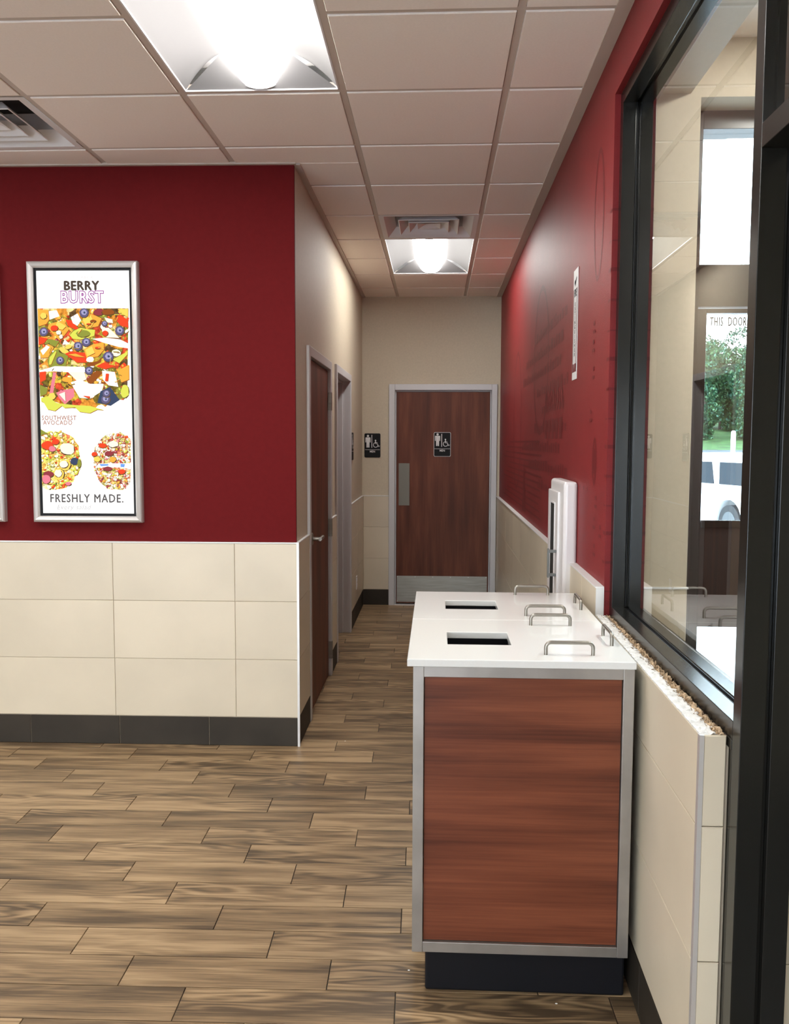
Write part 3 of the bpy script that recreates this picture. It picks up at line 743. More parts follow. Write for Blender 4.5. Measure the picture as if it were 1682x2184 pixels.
def poster_print(t, full=True):
    iw, ih = (.458) / 2, (1.188) / 2
    m = MB()
    Y0 = -.0215
    def UV(u, v, layer=0): return (-iw + u * 2 * iw, Y0 - .0008 * layer / 1.0 if layer < 14 else Y0 - .0085 - .0003 * (layer - 14), ih - v * 2 * ih)
    m.box(-iw, iw, Y0, -.0201, -ih, ih, 0)
    lay = [1]
    def poly(pts, k):
        lay[0] += 1
        q = []
        for x, y in pts:
            u, v = PX(x, y); q.append(UV(min(.998, max(.002, u)), min(.998, max(.002, v)), lay[0] * .0035))
        m.add(q, [tuple(range(len(q)))], IDX[k])
    # zoom coordinates helper: z1 = crop (60,560) scale 6.469 ; z2 = crop (60,840) scale 6.469
    A_ = lambda pts: [(60 + x / 6.469, 560 + y / 6.469) for x, y in pts]
    B_ = lambda pts: [(60 + x / 6.469, 840 + y / 6.469) for x, y in pts]
    if not full: m.build('lit_print', mats, t, recalc=False); return
    random.seed(31)
    # main salad body: straight top, scalloped bottom
    bot = []
    for i in range(25):
        x = 220 + i * 49.2; tt = (x - 820) / 620
        bot.append((x, 1990 - 180 * tt * tt * (1 if x > 820 else .9) + random.uniform(-25, 25)))
    poly(A_([(178, 640)] + [(1405, 640)] + bot[::-1]), 'salad')
    def blob(cx, cy, rx, ry, k, n=12, jit=.12, rot=0, f=A_, sh=True):
        pts = []
        if sh and k not in ('berryhi', 'white') and rx > 20:
            poly(f([(cx + 5 + (rx + 5) * math.cos(t_ * .628), cy + 7 + (ry + 5) * math.sin(t_ * .628)) for t_ in range(10)]), 'dark')
        for i in range(n):
            a_ = 2 * math.pi * i / n; rr = 1 + random.uniform(-jit, jit); x = rx * rr * math.cos(a_); y = ry * rr * math.sin(a_)
            pts.append((cx + x * math.cos(rot) - y * math.sin(rot), cy + x * math.sin(rot) + y * math.cos(rot)))
        poly(f(pts), k)
    def pg(pts, k, f=A_):
        if k in ('orange', 'red', 'lime', 'leaf', 'cream', 'gold') : poly(f([(x + 6, y + 8) for x, y in pts]), 'brown')
        poly(f(pts), k)
    def scatter(n, fx, f, cols_, s0, s1):
        for _ in range(n):
            x, y = fx(); kk = random.choice(cols_); r_ = random.uniform(s0, s1); ro = random.uniform(0, 3.1); el = random.uniform(.45, .95)
            blob(x + 3, y + 4, r_ * 1.08, r_ * el * 1.1, 'dark' if random.random() < .5 else 'brown', 7, .2, ro, f, False)
            blob(x, y, r_, r_ * el, kk, 7, .25, ro, f, False)
            blob(x - r_ * .2, y - r_ * .2, r_ * .45, r_ * el * .35, {'red': 'orange', 'orange': 'gold', 'gold': 'cream', 'leaf': 'lime', 'lime': 'cream', 'maroon': 'pink', 'cream': 'white', 'brown': 'orange', 'white': 'white', 'dark': 'brown', 'pink': 'cream'}[kk], 6, .25, ro, f, False)
    scatter(240, lambda: (random.uniform(200, 1390), random.uniform(660, 1840)), A_, ['red', 'orange', 'orange', 'gold', 'leaf', 'leaf', 'lime', 'cream', 'brown', 'maroon', 'dark', 'white'], 16, 48)
    pg([(330, 680), (440, 665), (478, 745), (340, 795)], 'white')
    pg([(180, 660), (325, 660), (340, 790), (300, 850), (200, 880)], 'orange'); blob(260, 740, 45, 40, 'gold')
    pg([(340, 850), (520, 800), (610, 920), (540, 1010), (480, 1070), (400, 990), (320, 900)], 'orange'); pg([(450, 810), (570, 880), (520, 930), (420, 900)], 'gold'); blob(410, 905, 50, 40, 'red'); blob(470, 965, 35, 30, 'cream'); blob(500, 1020, 25, 30, 'cream')
    pg([(560, 790), (640, 800), (740, 915), (690, 925), (590, 870)], 'red'); pg([(630, 760), (720, 710), (770, 800), (720, 875), (660, 840)], 'white')
    pg([(890, 708), (1045, 775), (1000, 880), (860, 915), (768, 820)], 'orange'); pg([(790, 800), (900, 730), (930, 800), (850, 890)], 'gold'); blob(930, 810, 40, 18, 'brown'); blob(870, 850, 30, 10, 'red')
    pg([(1230, 790), (1280, 710), (1400, 800), (1405, 900), (1300, 870)], 'red'); pg([(1080, 760), (1190, 790), (1200, 840), (1120, 830)], 'cream')
    blob(1010, 690, 80, 45, 'maroon'); blob(1130, 690, 90, 40, 'brown'); pg([(1260, 650), (1400, 650), (1400, 760), (1330, 720)], 'gold')
    pg([(610, 990), (680, 940), (760, 900), (860, 920), (960, 930), (950, 1010), (860, 1040), (760, 1060), (660, 1050)], 'lime'); blob(800, 980, 90, 45, 'leaf')
    pg([(1050, 910), (1140, 900), (1290, 1040), (1120, 1030), (1060, 980)], 'cream'); blob(1095, 975, 40, 35, 'red')
    pg([(200, 1020), (320, 1045), (270, 1110), (200, 1130)], 'red'); pg([(330, 1050), (480, 1080), (430, 1160), (350, 1120)], 'leaf')
    pg([(215, 1200), (330, 1120), (405, 1165), (330, 1300), (230, 1310)], 'orange'); pg([(225, 1210), (310, 1140), (350, 1160), (260, 1270)], 'white')
    pg([(340, 1290), (420, 1200), (520, 1180), (600, 1280), (570, 1420), (340, 1430), (320, 1350)], 'leaf'); pg([(350, 1300), (430, 1210), (440, 1230), (370, 1400), (340, 1400)], 'lime')
    blob(540, 1205, 70, 35, 'gold', rot=.5); blob(600, 1160, 50, 30, 'gold', rot=-.3); pg([(520, 1130), (550, 1060), (620, 1120)], 'white')
    pg([(555, 1250), (640, 1220), (840, 1240), (850, 1370), (720, 1370)], 'red'); pg([(600, 1260), (700, 1250), (830, 1300), (700, 1290)], 'orange')
    pg([(810, 1190), (940, 1120), (1080, 1100), (1080, 1200), (1000, 1290), (850, 1310)], 'orange'); pg([(830, 1200), (920, 1150), (960, 1240), (860, 1290)], 'gold'); blob(1000, 1170, 40, 14, 'red')
    pg([(920, 1050), (1100, 1035), (1300, 1060), (1420, 1120), (1418, 1180), (1280, 1160), (1100, 1110)], 'white')
    pg([(860, 1380), (1000, 1350), (1060, 1290), (1040, 1370), (940, 1420), (860, 1420)], 'brown'); blob(895, 1330, 55, 38, 'white', 7)
    pg([(980, 1420), (1080, 1370), (1240, 1420), (1100, 1460)], 'red'); blob(1250, 1240, 60, 50, 'cream'); pg([(1200, 1330), (1400, 1220), (1400, 1260), (1290, 1380)], 'lime')
    pg([(215, 1480), (420, 1420), (620, 1425), (820, 1430), (840, 1500), (560, 1500), (400, 1490), (215, 1500)], 'white')
    pg([(215, 1500), (300, 1490), (300, 1600), (225, 1640)], 'red'); pg([(400, 1500), (440, 1510), (400, 1800), (350, 1800)], 'pink')
    pg([(600, 1500), (820, 1500), (850, 1600), (740, 1640)], 'cream'); blob(590, 1600, 70, 35, 'orange'); blob(660, 1660, 60, 30, 'orange', rot=.5)
    pg([(850, 1600), (980, 1480), (1080, 1500), (900, 1680)], 'brown'); pg([(1060, 1480), (1230, 1500), (1280, 1700), (1150, 1680), (1070, 1600)], 'white'); pg([(1110, 1520), (1150, 1520), (1140, 1620), (1100, 1620)], 'red')
    pg([(1270, 1480), (1420, 1400), (1425, 1600), (1320, 1640)], 'orange')
    pg([(640, 1640), (760, 1600), (900, 1660), (1080, 1660), (1060, 1760), (900, 1860), (760, 1850), (680, 1720)], 'white')
    pg([(440, 1780), (560, 1740), (680, 1720), (690, 1830), (560, 1940), (480, 1850)], 'pink'); pg([(480, 1800), (560, 1770), (570, 1900)], 'cream'); pg([(800, 1820), (900, 1830), (890, 1860)], 'red')
    pg([(225, 1680), (330, 1720), (310, 1800), (225, 1830)], 'leaf'); blob(385, 1830, 50, 50, 'gold')
    pg([(240, 1850), (330, 1830), (460, 1930), (440, 1990), (240, 1900)], 'lime'); blob(1370, 1760, 55, 90, 'lime')
    pg([(1040, 1760), (1170, 1700), (1300, 1880), (1180, 1960), (1000, 1920)], 'navy')
    pg([(240, 1860), (330, 2010), (430, 2030), (520, 1960), (560, 1990), (700, 1980), (760, 2040), (900, 2060), (1000, 2010), (1100, 2020), (900, 1960), (700, 1950), (500, 1930)], 'lime')
    for bx, by, br in ((808, 700, 62), (265, 955, 58), (1085, 845, 38), (1290, 940, 62), (730, 1150, 60), (840, 1095, 58), (490, 1340, 52), (1140, 1290, 70), (880, 1480, 54), (1110, 1870, 60), (1120, 1790, 50)):
        blob(bx, by, br, br, 'berry', 16, .03); blob(bx + 2, by - 6, br * .62, br * .6, 'berryhi', 12, .1); blob(bx + 6, by - 2, br * .24, br * .24, 'navy', 7, .2)
    for k in range(28):
        x = random.uniform(300, 1350); y = random.uniform(680, 1850); a_ = random.uniform(0, 3.1)
        L = random.uniform(40, 90); w = random.uniform(4, 9)
        pg([(x, y), (x + L * math.cos(a_), y + L * math.sin(a_)), (x + L * math.cos(a_) + w, y + L * math.sin(a_) + w), (x + w, y + w)], random.choice(['lime', 'brown', 'dark', 'leaf', 'gold']))
    # left bowl
    def bowl(cx, cy, rx, ry, x0, x1, k, jit=.05):
        pts = []
        for i in range(40):
            a_ = 2 * math.pi * i / 40; rr = 1 + random.uniform(-jit, jit); pts.append((min(x1, max(x0, cx + rx * rr * math.cos(a_))), cy + ry * rr * math.sin(a_)))
        poly(B_(pts), k)
    bowl(430, 890, 350, 410, 245, 800, 'saladL'); 
    def inell(cx, cy, rx, ry, x0, x1):
        def g_():
            while True:
                t_ = random.uniform(0, 6.28); q_ = math.sqrt(random.random()) * .97; x = cx + rx * q_ * math.cos(t_)
                if x0 + 12 < x < x1 - 12: return x, cy + ry * q_ * math.sin(t_)
        return g_
    scatter(170, inell(430, 890, 350, 410, 245, 800), B_, ['gold', 'gold', 'cream', 'orange', 'lime', 'red', 'lime', 'leaf', 'cream'], 12, 34)

    blob(570, 960, 85, 72, 'gold', f=B_); blob(555, 950, 60, 50, 'cream', f=B_); blob(490, 1085, 78, 78, 'gold', f=B_); blob(480, 1075, 50, 50, 'cream', f=B_)
    blob(330, 690, 80, 60, 'red', f=B_); blob(440, 640, 50, 40, 'red', f=B_); blob(400, 740, 45, 40, 'pink', f=B_); blob(700, 905, 55, 50, 'navy', f=B_); blob(765, 940, 25, 60, 'leaf', f=B_)
    blob(350, 1090, 70, 45, 'maroon', f=B_); blob(320, 1160, 60, 60, 'pink', f=B_); blob(620, 1220, 40, 25, 'pink', f=B_); blob(600, 740, 100, 80, 'cream', f=B_); pg([(240, 470), (340, 530), (270, 540), (240, 560)], 'leaf', f=B_)
    bowl(1260, 910, 310, 400, 900, 1462, 'saladR')
    scatter(260, inell(1260, 910, 310, 400, 900, 1462), B_, ['cream', 'red', 'orange', 'gold', 'white', 'maroon', 'lime', 'leaf', 'pink', 'white'], 9, 26)
    pg([(1030, 940), (1460, 935), (1460, 1010), (1290, 990), (1160, 985), (980, 1000)], 'white', f=B_); pg([(1040, 945), (1160, 945), (1160, 968), (1060, 975)], 'blue', f=B_); pg([(1325, 940), (1385, 945), (1375, 990), (1325, 985)], 'blue', f=B_)
    blob(1080, 690, 55, 32, 'red', f=B_); blob(970, 810, 38, 30, 'red', f=B_); blob(1010, 880, 45, 35, 'gold', f=B_); blob(1340, 1050, 50, 35, 'red', f=B_); blob(1220, 880, 45, 40, 'orange', f=B_); blob(1220, 670, 70, 45, 'cream', f=B_); blob(1170, 800, 60, 35, 'maroon', f=B_); blob(1150, 1010, 60, 30, 'maroon', f=B_)
    L_ = 14
    def txt(s, px, py, size, k, align='CENTER', offset=0, sp=1.0, sx=1.0, shear=0, layer=L_, bold=0):
        u, v = PX(px, py); o_ = UV(u, v, layer)
        text_geo(m, s, size, lambda x, y: (o_[0] + x, o_[1], o_[2] + y), IDX[k], offset, sp, align=align, sx=sx, shear=shear, bold=bold)
    txt("IT'S BACK", 181, 598.5, .021, 't_faint', sp=1.25)
    txt('BERRY', 180, 621.5, .062, 't_dark', bold=.0030, sp=1.08, sx=.93)
    txt('BURST', 181.5, 647.5, .078, 't_purple', offset=.0046, sp=1.12, sx=.86)
    txt('BURST', 181.5, 647.5, .078, 'paper', offset=.0004, sp=1.12, sx=.86, layer=L_ + 2)
    txt('SOUTHWEST', 136, 893, .031, 't_brown', offset=.0004, sp=1.15, sx=.86); txt('AVOCADO', 133.5, 903, .031, 't_brown', offset=.0003, sp=1.15, sx=.86)
    txt('FRESHLY MADE.', 195.5, 1068, .058, 't_grey', bold=.0013, sp=1.16, sx=.80)
    txt('Every salad', 168, 1083.5, .034, 't_lgrey', sp=1.1, shear=.25)
    m.build('lit_print', mats, t, recalc=False)
p1 = lightbox(-1.731, 'backlit salad poster in a silver frame on the red wall')
poster_print(p1)
p2 = lightbox(-2.425, 'second silver-framed light box cut off by the left edge of the picture')
poster_print(p2, False)

# ================================================================= WASTE CABINETS
def waste_cabinet(y0, y1, label, side_rail):
    t = empty('waste_cabinet', (.23, (y0 + y1) / 2, 0)); tag(t, label, 'trash bin', 'waste cabinets along the right wall')
    O = Vector((-.23, -(y0 + y1) / 2, 0))
    def B(name, x0, x1, ya, yb, z0, z1, mt, bev=0, par=None):
        # local coordinates
        return MB().box(x0 - .23, x1 - .23, ya + O.y, yb + O.y, z0, z1).build(name, mt, par or t, bev)
    X0, X1 = -.058, .527; ya, yb = y0 + .006, y1 - .003; zb, zt = .147, .944; fb = .029
    B('kick_base', -.022, .532, ya + .058, yb - .0, 0.001, zb, M_['blackkick'], .006)
    B('body', X0 + .030, X1 - .030, ya + .030, yb - .030, zb + .004, zb + .05, M_['blackkick'])
    for x0, x1, q0, q1, z0, z1 in ((X0, X0 + fb, ya, ya + fb, zb, zt), (X1 - fb, X1, ya, ya + fb, zb, zt), (X0, X0 + fb, yb - fb, yb, zb, zt), (X1 - fb, X1, yb - fb, yb, zb, zt),
                                   (X0 + fb, X1 - fb, ya + .0008, ya + fb, zt - fb, zt), (X0 + fb, X1 - fb, ya + .0008, ya + fb, zb, zb + fb),
                                   (X0 + fb, X1 - fb, yb - fb, yb - .0008, zt - fb, zt), (X0 + fb, X1 - fb, yb - fb, yb - .0008, zb, zb + fb),
                                   (X0 + .0008, X0 + fb, ya + fb, yb - fb, zt - fb, zt), (X0 + .0008, X0 + fb, ya + fb, yb - fb, zb, zb + fb),
                                   (X1 - fb, X1 - .0008, ya + fb, yb - fb, zt - fb, zt), (X1 - fb, X1 - .0008, ya + fb, yb - fb, zb, zb + fb)):
        B('frame_bar', x0, x1, q0, q1, z0, z1, M_['binframe'], .0012)
    o = B('front_panel', X0 + fb + .002, X1 - fb - .002, ya + .010, ya + .022, zb + fb + .002, zt - fb - .002, M_['cherry'])
    o = MB().box(-(yb - ya) / 2 + fb + .002, (yb - ya) / 2 - fb - .002, 0, .012, zb + fb + .002, zt - fb - .002)
    s_ = o.build('side_panel', M_['cherry'], t); s_.rotation_euler = (0, 0, -math.pi / 2); s_.location = (X0 + .008 - .23, 0, 0)
    # countertop with a rectangular opening
    SX0, SX1 = -.074, .530; zs0, zs1 = .9445, .965
    hx0, hx1 = .036, .217; hy0, hy1 = y0 + .178, y0 + .340
    xs = [SX0, hx0, hx1, SX1]; ys = [y0, hy0, hy1, y1 - .0015]; m = MB()
    for zz, flip in ((zs1, False), (zs0, True)):
        for i in range(3):
            for j in range(3):
                if i == 1 and j == 1: continue
                q = [(xs[i], ys[j], zz), (xs[i + 1], ys[j], zz), (xs[i + 1], ys[j + 1], zz), (xs[i], ys[j + 1], zz)]
                m.add(q, [(0, 1, 2, 3)])
    for (i, j, k_, l_) in ((0, 0, 3, 0), (3, 0, 3, 3), (3, 3, 0, 3), (0, 3, 0, 0), (1, 1, 2, 1), (2, 1, 2, 2), (2, 2, 1, 2), (1, 2, 1, 1)):
        if i == k_:
            seq = list(range(j, l_, 1 if l_ > j else -1)); st = 1 if l_ > j else -1
            for q in seq: m.add([(xs[i], ys[q], zs0), (xs[i], ys[q + st], zs0), (xs[i], ys[q + st], zs1), (xs[i], ys[q], zs1)], [(0, 1, 2, 3)])
        else:
            st = 1 if k_ > i else -1
            for q in range(i, k_, st): m.add([(xs[q], ys[j], zs0), (xs[q + st], ys[j], zs0), (xs[q + st], ys[j], zs1), (xs[q], ys[j], zs1)], [(0, 1, 2, 3)])
    m.v = [(v[0] - .23, v[1] + O.y, v[2]) for v in m.v]
    me = m.mesh('countertop', M_['quartz']); bm = bmesh.new(); bm.from_mesh(me); bmesh.ops.remove_doubles(bm, verts=bm.verts, dist=1e-5); bmesh.ops.recalc_face_normals(bm, faces=bm.faces)
    bmesh.ops.dissolve_limit(bm, angle_limit=.01, verts=bm.verts, edges=bm.edges); bm.to_mesh(me); bm.free()
    ct = bpy.data.objects.new('countertop', me); COL.objects.link(ct); ct.parent = t
    bv = ct.modifiers.new('bevel', 'BEVEL'); bv.width = .0022; bv.segments = 2
    # dark chute
    m = MB(); x0, x1, q0, q1 = hx0 - .004 - .23, hx1 + .004 - .23, hy0 - .004 + O.y, hy1 + .004 + O.y
    for a4 in ((x0, x0 - .004, q0, q1), (x1, x1 + .004, q0, q1), (x0, x1, q0, q0 - .004), (x0, x1, q1, q1 + .004)):
        m.box(min(a4[0], a4[1]), max(a4[0], a4[1]), min(a4[2], a4[3]), max(a4[2], a4[3]), .60, .944)
    m.box(x0, x1, q0, q1, .598, .602); m.build('chute', M_['blackkick'], t)
    # tray rails
    def rail(pa, pb, h=.034, rad=.0052, bend=.014):
        a3, b3 = Vector(pa), Vector(pb); dd = (b3 - a3).normalized(); z = zs1
        path = [a3 + Vector((0, 0, z))]
        path.append(a3 + Vector((0, 0, z + h - bend)))
        for i in range(1, 6):
            th = math.pi / 2 * i / 5; path.append(a3 + dd * (bend * (1 - math.cos(th))) + Vector((0, 0, z + h - bend + bend * math.sin(th))))
        for i in range(0, 6):
            th = math.pi / 2 * i / 5; path.append(b3 - dd * (bend * (1 - math.sin(th))) + Vector((0, 0, z + h - bend + bend * math.cos(th))))
        path.append(b3 + Vector((0, 0, z)))
        m = MB().tube(path, rad, 12); m.v = [(v[0] - .23, v[1] + O.y, v[2]) for v in m.v]
        m.build('tray_rail', M_['steel'], t, recalc=False)
    rail((.301, y0 + .070, 0), (.428, y0 + .070, 0)); rail((.301, y0 + .450, 0), (.424, y0 + .450, 0)) if side_rail else rail((.301, y0 + .470, 0), (.424, y0 + .470, 0))
    rail((.501, y0 + .185, 0), (.501, y0 + .315, 0))
    return t
waste_cabinet(2.268, 2.795, 'nearer waste cabinet with cherry wood front panel and white top', True)
waste_cabinet(2.797, 3.322, 'farther waste cabinet with white top, behind the wood-fronted one', False)

# ================================================================= FIRE EXTINGUISHER CABINET AND SIGN
t = empty('fire_extinguisher_cabinet', (RX, 3.83, .64)); tag(t, 'tall white extinguisher cabinet with narrow dark window on the red wall', 'cabinet')
yn, yf = 3.625, 4.045
m = MB(); m.box(-.058, -.0005, yn - 3.83, yf - 3.83, 0, .738); b = m.build('housing', M_['white'], t); bv = b.modifiers.new('bevel', 'BEVEL'); bv.width = .016; bv.segments = 4
m = MB(); m.box(-.0665, -.050, -.088, .226, .03, .688); m.build('door', M_['white'], t, .004)
m = MB(); m.box(-.0675, -.0655, .0, .128, .10, .632); m.build('window', M_['dark'], t)
m = MB()
for (a_, b_, z0, z1) in ((-.006, .0, .10, .632), (.128, .134, .10, .632), (-.006, .134, .094, .10), (-.006, .134, .632, .638)): m.box(-.070, -.0655, a_, b_, z0, z1)
m.build('window_trim', M_['white'], t)
mh = M_['alu']; m = MB()
for z in (.43, .327): m.box(-.098, -.066, -.072, -.052, z - .006, z + .006)
m.box(-.104, -.096, -.072, -.052, .315, .442); m.build('pull_handle', mat('grey_handle', (.16, .17, .17), .4), t, .002)
t = empty('extinguisher_sign', (RX - .0005, 3.771, 2.04)); tag(t, 'narrow vertical white sign reading FIRE EXTINGUISHER above the white cabinet', 'sign')
m = MB(); w_, h_ = .058, .232
m.box(-.003, 0, -w_, w_, -h_, h_); m.build('plate', M_['signwhite'], t, .001)
m = MB()
def ET(y, z, dd=.0036): return (-dd, -y, z)      # y grows toward the viewer's right (towards camera)
def er(a_, b_, z0, z1, mi, dd=.0036): m.add([ET(a_, z0, dd), ET(b_, z0, dd), ET(b_, z1, dd), ET(a_, z1, dd)], [(0, 1, 2, 3)], mi)
for a_, b_, z0, z1 in ((-.050, -.040, -.20, .15), (.040, .050, -.20, .15), (-.050, .050, -.20, -.165)): er(a_, b_, z0, z1, 1)
m.add([ET(-.025, .178), ET(.025, .200), ET(.03, .19), ET(-.01, .160)], [(0, 1, 2, 3)], 0); m.add([ET(x, z) for x, z in ell(-.012, .178, .016, .010, 10)], [tuple(range(10))], 0)
m.add([ET(-.012, -.14, .004), ET(.012, -.14, .004), ET(.0, -.19, .004)], [(0, 1, 2)], 2)
text_geo(m, 'FIRE', .045, lambda x, y: ET(x, y + .118), 0, .0012, align='CENTER', sx=.75)
for i, chh in enumerate('EXTINGUISHER'):
    text_geo(m, chh, .0215, lambda x, y: ET(x, y + .078 - .0192 * i * 1.0), 0, .0006, align='CENTER', sx=2.0)
m.build('lettering', [M_['ink'], M_['signred'], M_['signwhite']], t, recalc=False)

# ================================================================= INTERIOR STOREFRONT WINDOW (window_1)
FX0, FX1 = .607, .715; GX = .659; YA, YB = 1.760, WY1 - .002; ZA, ZB = .938, WZ1 - .002; fr = .041
w1 = struct('window_1')
def fbar(name, x0, x1, y0, y1, z0, z1, par, bev=.0012, mt=None): return MB().box(x0, x1, y0, y1, z0, z1).build(name, mt or M_['black'], par, bev)
# far jamb, sill, head in two halves with a glazing pocket between them
for (xa, xb, lip) in ((FX0, GX - .009, 0), (GX + .009, FX1, 0)):
    fbar('jamb', xa, xb, YB - fr, YB, ZA, ZB, w1); fbar('sill', xa, xb, YA - .0008, YB - fr, ZA - .003, ZA + fr - .004, w1); fbar('head', xa, xb, YA - .0008, YB - fr, ZB - fr, ZB, w1)
fbar('jamb', GX - .009, GX + .009, YB - fr + .006, YB, ZA, ZB, w1); fbar('sill', GX - .009, GX + .009, YA - .0008, YB - fr, ZA, ZA + fr - .014, w1); fbar('head', GX - .009, GX + .009, YA - .0008, YB - fr, ZB - fr + .008, ZB, w1)
for x in (GX - .0075, GX + .0045):
    fbar('gasket', x, x + .003, YA, YB - fr, ZA + fr - .016, ZA + fr - .006, w1, 0, M_['blackkick']); fbar('gasket', x, x + .003, YB - fr - .001, YB - fr + .007, ZA + fr, ZB - fr, w1, 0, M_['blackkick'])
MB().box(GX - .003, GX + .003, YA - .0008, YB - fr + .004, ZA + fr - .016, ZB - fr + .01).build('pane', M_['glass'], w1)
fbar('filler', FX0 - .001, FX0 + .05, YA, YB, .914, ZA - .003, w1)
# reveal filler between red wall face and frame
# ---- doorway post and transom bar (door frame nearer the camera)
d4 = struct('door_4')
fbar('post', FX0, GX - .004, YA - .045, YA - .001, 0, WZ1, d4); fbar('post', GX + .008, FX1, YA - .045, YA - .001, 0, WZ1, d4); fbar('post', GX - .004, GX + .008, YA - .030, YA - .001, 0, WZ1, d4)
fbar('transom_bar', FX0, FX0 + .060, -.14, YA - .046, 2.094, 2.140, d4); fbar('post', FX0, FX1, -.14, -.095, 0, 2.093, d4)
fbar('head', FX0, FX1, -.14, YA - .046, WZ1 - .045, WZ1, d4)
MB().box(FX0 + .02, FX0 + .026, -.09, YA - .046, 2.141, WZ1 - .046).build('pane', M_['glass'], d4)
fbar('post_filler', FX0, FX1, YA - .001, 1.779, 0, .934, d4)

# ================================================================= VESTIBULE
VX = 3.2; VY0 = 3.04; VY1 = 3.16
wv = struct('wall_vestibule'); m = MB(); OX = .872
m.box(RX + .0205, OX, VY0 - .006, VY0 + .25, 0, ZC); m.box(RX + .0205, RX + WTH, VY0 + .25, BY + .12, 0, ZC); m.box(RX + .0205, RX + WTH, WY0 - 1.9, VY0 - .006, WZ1, ZC)
m.box(OX, VX, VY0, VY0 + .25, 2.690, ZC + .2); m.box(2.55, VX, VY0, VY0 + .25, 0, 2.69)
m.box(VX, VX + .15, -.5, VY0 + .25, 0, ZC + .2); m.box(RX + WTH, VX, -.65, -.5, 0, ZC + .2)
m.build('wall_panel', M_['cream'], wv)
piece('tile', OX - FX1, .29, .012, (FX1 + .001, VY0 - .012, .744), (1, 0, 0), (0, 0, 1), M_['tile'], wv)
piece('tile', OX - FX1, .29, .012, (FX1 + .001, VY0 - .012, .450), (1, 0, 0), (0, 0, 1), M_['tile'], wv)
MB().box(FX1 + .001, OX + .004, VY0 - .016, VY0, 1.034, 1.040).build('cap_strip', M_['signwhite'], wv)
cv = struct('ceiling_vestibule'); mb = MB()
for x0, x1, y0, y1 in ((RX + WTH, 1.15, -.5, VY0), (1.75, VX, -.5, VY0), (1.15, 1.75, -.5, 1.5), (1.15, 1.75, 2.7, VY0)): mb.box(x0, x1, y0, y1, ZC, ZC + .1)
mb.build('ceiling_panel', M_['ceil'], cv)
for x in (1.76, 2.37): MB().box(x, x + .024, -.5, VY0, ZC - .003, ZC).build('grid_bar', M_['tee'], cv)
for y in (.9, 1.476, 2.701): MB().box(RX + WTH, VX, y, y + .024, ZC - .003, ZC).build('grid_bar', M_['tee'], cv)
MB().box(RX + WTH, RX + WTH + .025, -.5, VY0, ZC - .006, ZC).build('ceiling_moulding', M_['mold'], cv)
fv = struct('floor_vestibule'); MB().box(RX + WTH, VX, -.5, VY0 + .25, -.1, 0).build('floor_slab', mat('vestibule_mat', (.10, .095, .09), .8, var=.2, vscale=30), fv)
t = troffer(1.15, 1.75, 1.5, 2.7, 'recessed ceiling light of the entrance vestibule beyond the interior window', 'bright_entry')
# exterior storefront: transom lite, header, door with glass over and under a mid panel
w2 = struct('window_2'); d5 = struct('door_5')
xr = 2.55
fbar('frame', OX, .920, VY1, VY1 + .11, 0, 2.69, w2); fbar('frame', .920, xr, VY1, VY1 + .11, 2.628, 2.69, w2); fbar('header', .920, xr, VY1, VY1 + .11, 2.020, 2.166, w2, mt=M_['black'])
fbar('mullion', 1.92, 1.98, VY1, VY1 + .11, 0, 2.02, w2); fbar('frame', xr - .05, xr, VY1, VY1 + .11, 0, 2.62, w2)
MB().box(.920, xr - .05, VY1 + .05, VY1 + .056, 2.166, 2.628).build('pane', M_['glassx'], w2)
MB().box(1.98, xr - .05, VY1 + .05, VY1 + .056, .1, 2.02).build('pane', M_['glassx'], w2)
# door leaf
fbar('stile', .924, .957, VY1 + .02, VY1 + .065, .01, 2.016, d5); fbar('stile', 1.83, 1.915, VY1 + .02, VY1 + .065, .01, 2.016, d5)
fbar('top_rail', .957, 1.83, VY1 + .02, VY1 + .065, 2.000, 2.016, d5); fbar('bottom_rail', .957, 1.83, VY1 + .02, VY1 + .065, .01, .22, d5)
fbar('mid_panel', .957, 1.83, VY1 + .02, VY1 + .065, .87, 1.255, d5, mt=mat('dark_bronze_panel', (.022, .012, .010), .5))
fbar('glass_stop', .957, 1.83, VY1 + .008, VY1 + .02, 1.235, 1.262, d5)
MB().box(.957, 1.83, VY1 + .04, VY1 + .046, 1.255, 2.0).build('pane', M_['glassx'], d5); MB().box(.957, 1.83, VY1 + .04, VY1 + .046, .22, .87).build('pane', M_['glassx'], d5)
m = MB(); text_geo(m, 'THIS  DOOR', .045, lambda x, y: (.974 + x, VY1 + .039, 1.958 + y), 0, sx=.44, spacing=1.2, bold=.0010)
m.build('door_lettering', mat('door_letter_grey', (.30, .30, .31), .6), d5, recalc=False)

# ================================================================= OUTSIDE
gr = struct('ground'); m = MB()
prof = [(3.3, -.05), (6, -.15), (14, -.40), (20, -.40), (26, .55), (29, 1.12)]
for (ya, za), (yb_, zb_) in zip(prof[:-1], prof[1:]): m.quad((-30, ya, za), (60, ya, za), (60, yb_, zb_), (-30, yb_, zb_))
m.build('pavement', mat('pale_concrete', (.55, .54, .52), .8, var=.08, vscale=2), gr)
MB().quad((-30, 29, 1.12), (60, 29, 1.12), (60, 33.5, 1.28), (-30, 33.5, 1.28)).build('road', mat('asphalt', (.075, .08, .085), .85, var=.5, vscale=3), gr)
MB().quad((-30, 33.5, 1.28), (60, 33.5, 1.28), (60, 36, 1.56), (-30, 36, 1.56)).quad((-30, 36, 1.56), (60, 36, 1.56), (60, 60, 5.5), (-30, 60, 5.5)).build('grass_bank', mat('grass', (.05, .11, .025), .9, var=.4, vscale=2), gr)
MB().quad((-30, -3.4, -.1), (30, -3.4, -.1), (30, -40, -.1), (-30, -40, -.1)).build('forecourt', M_['lampwhite'], gr)
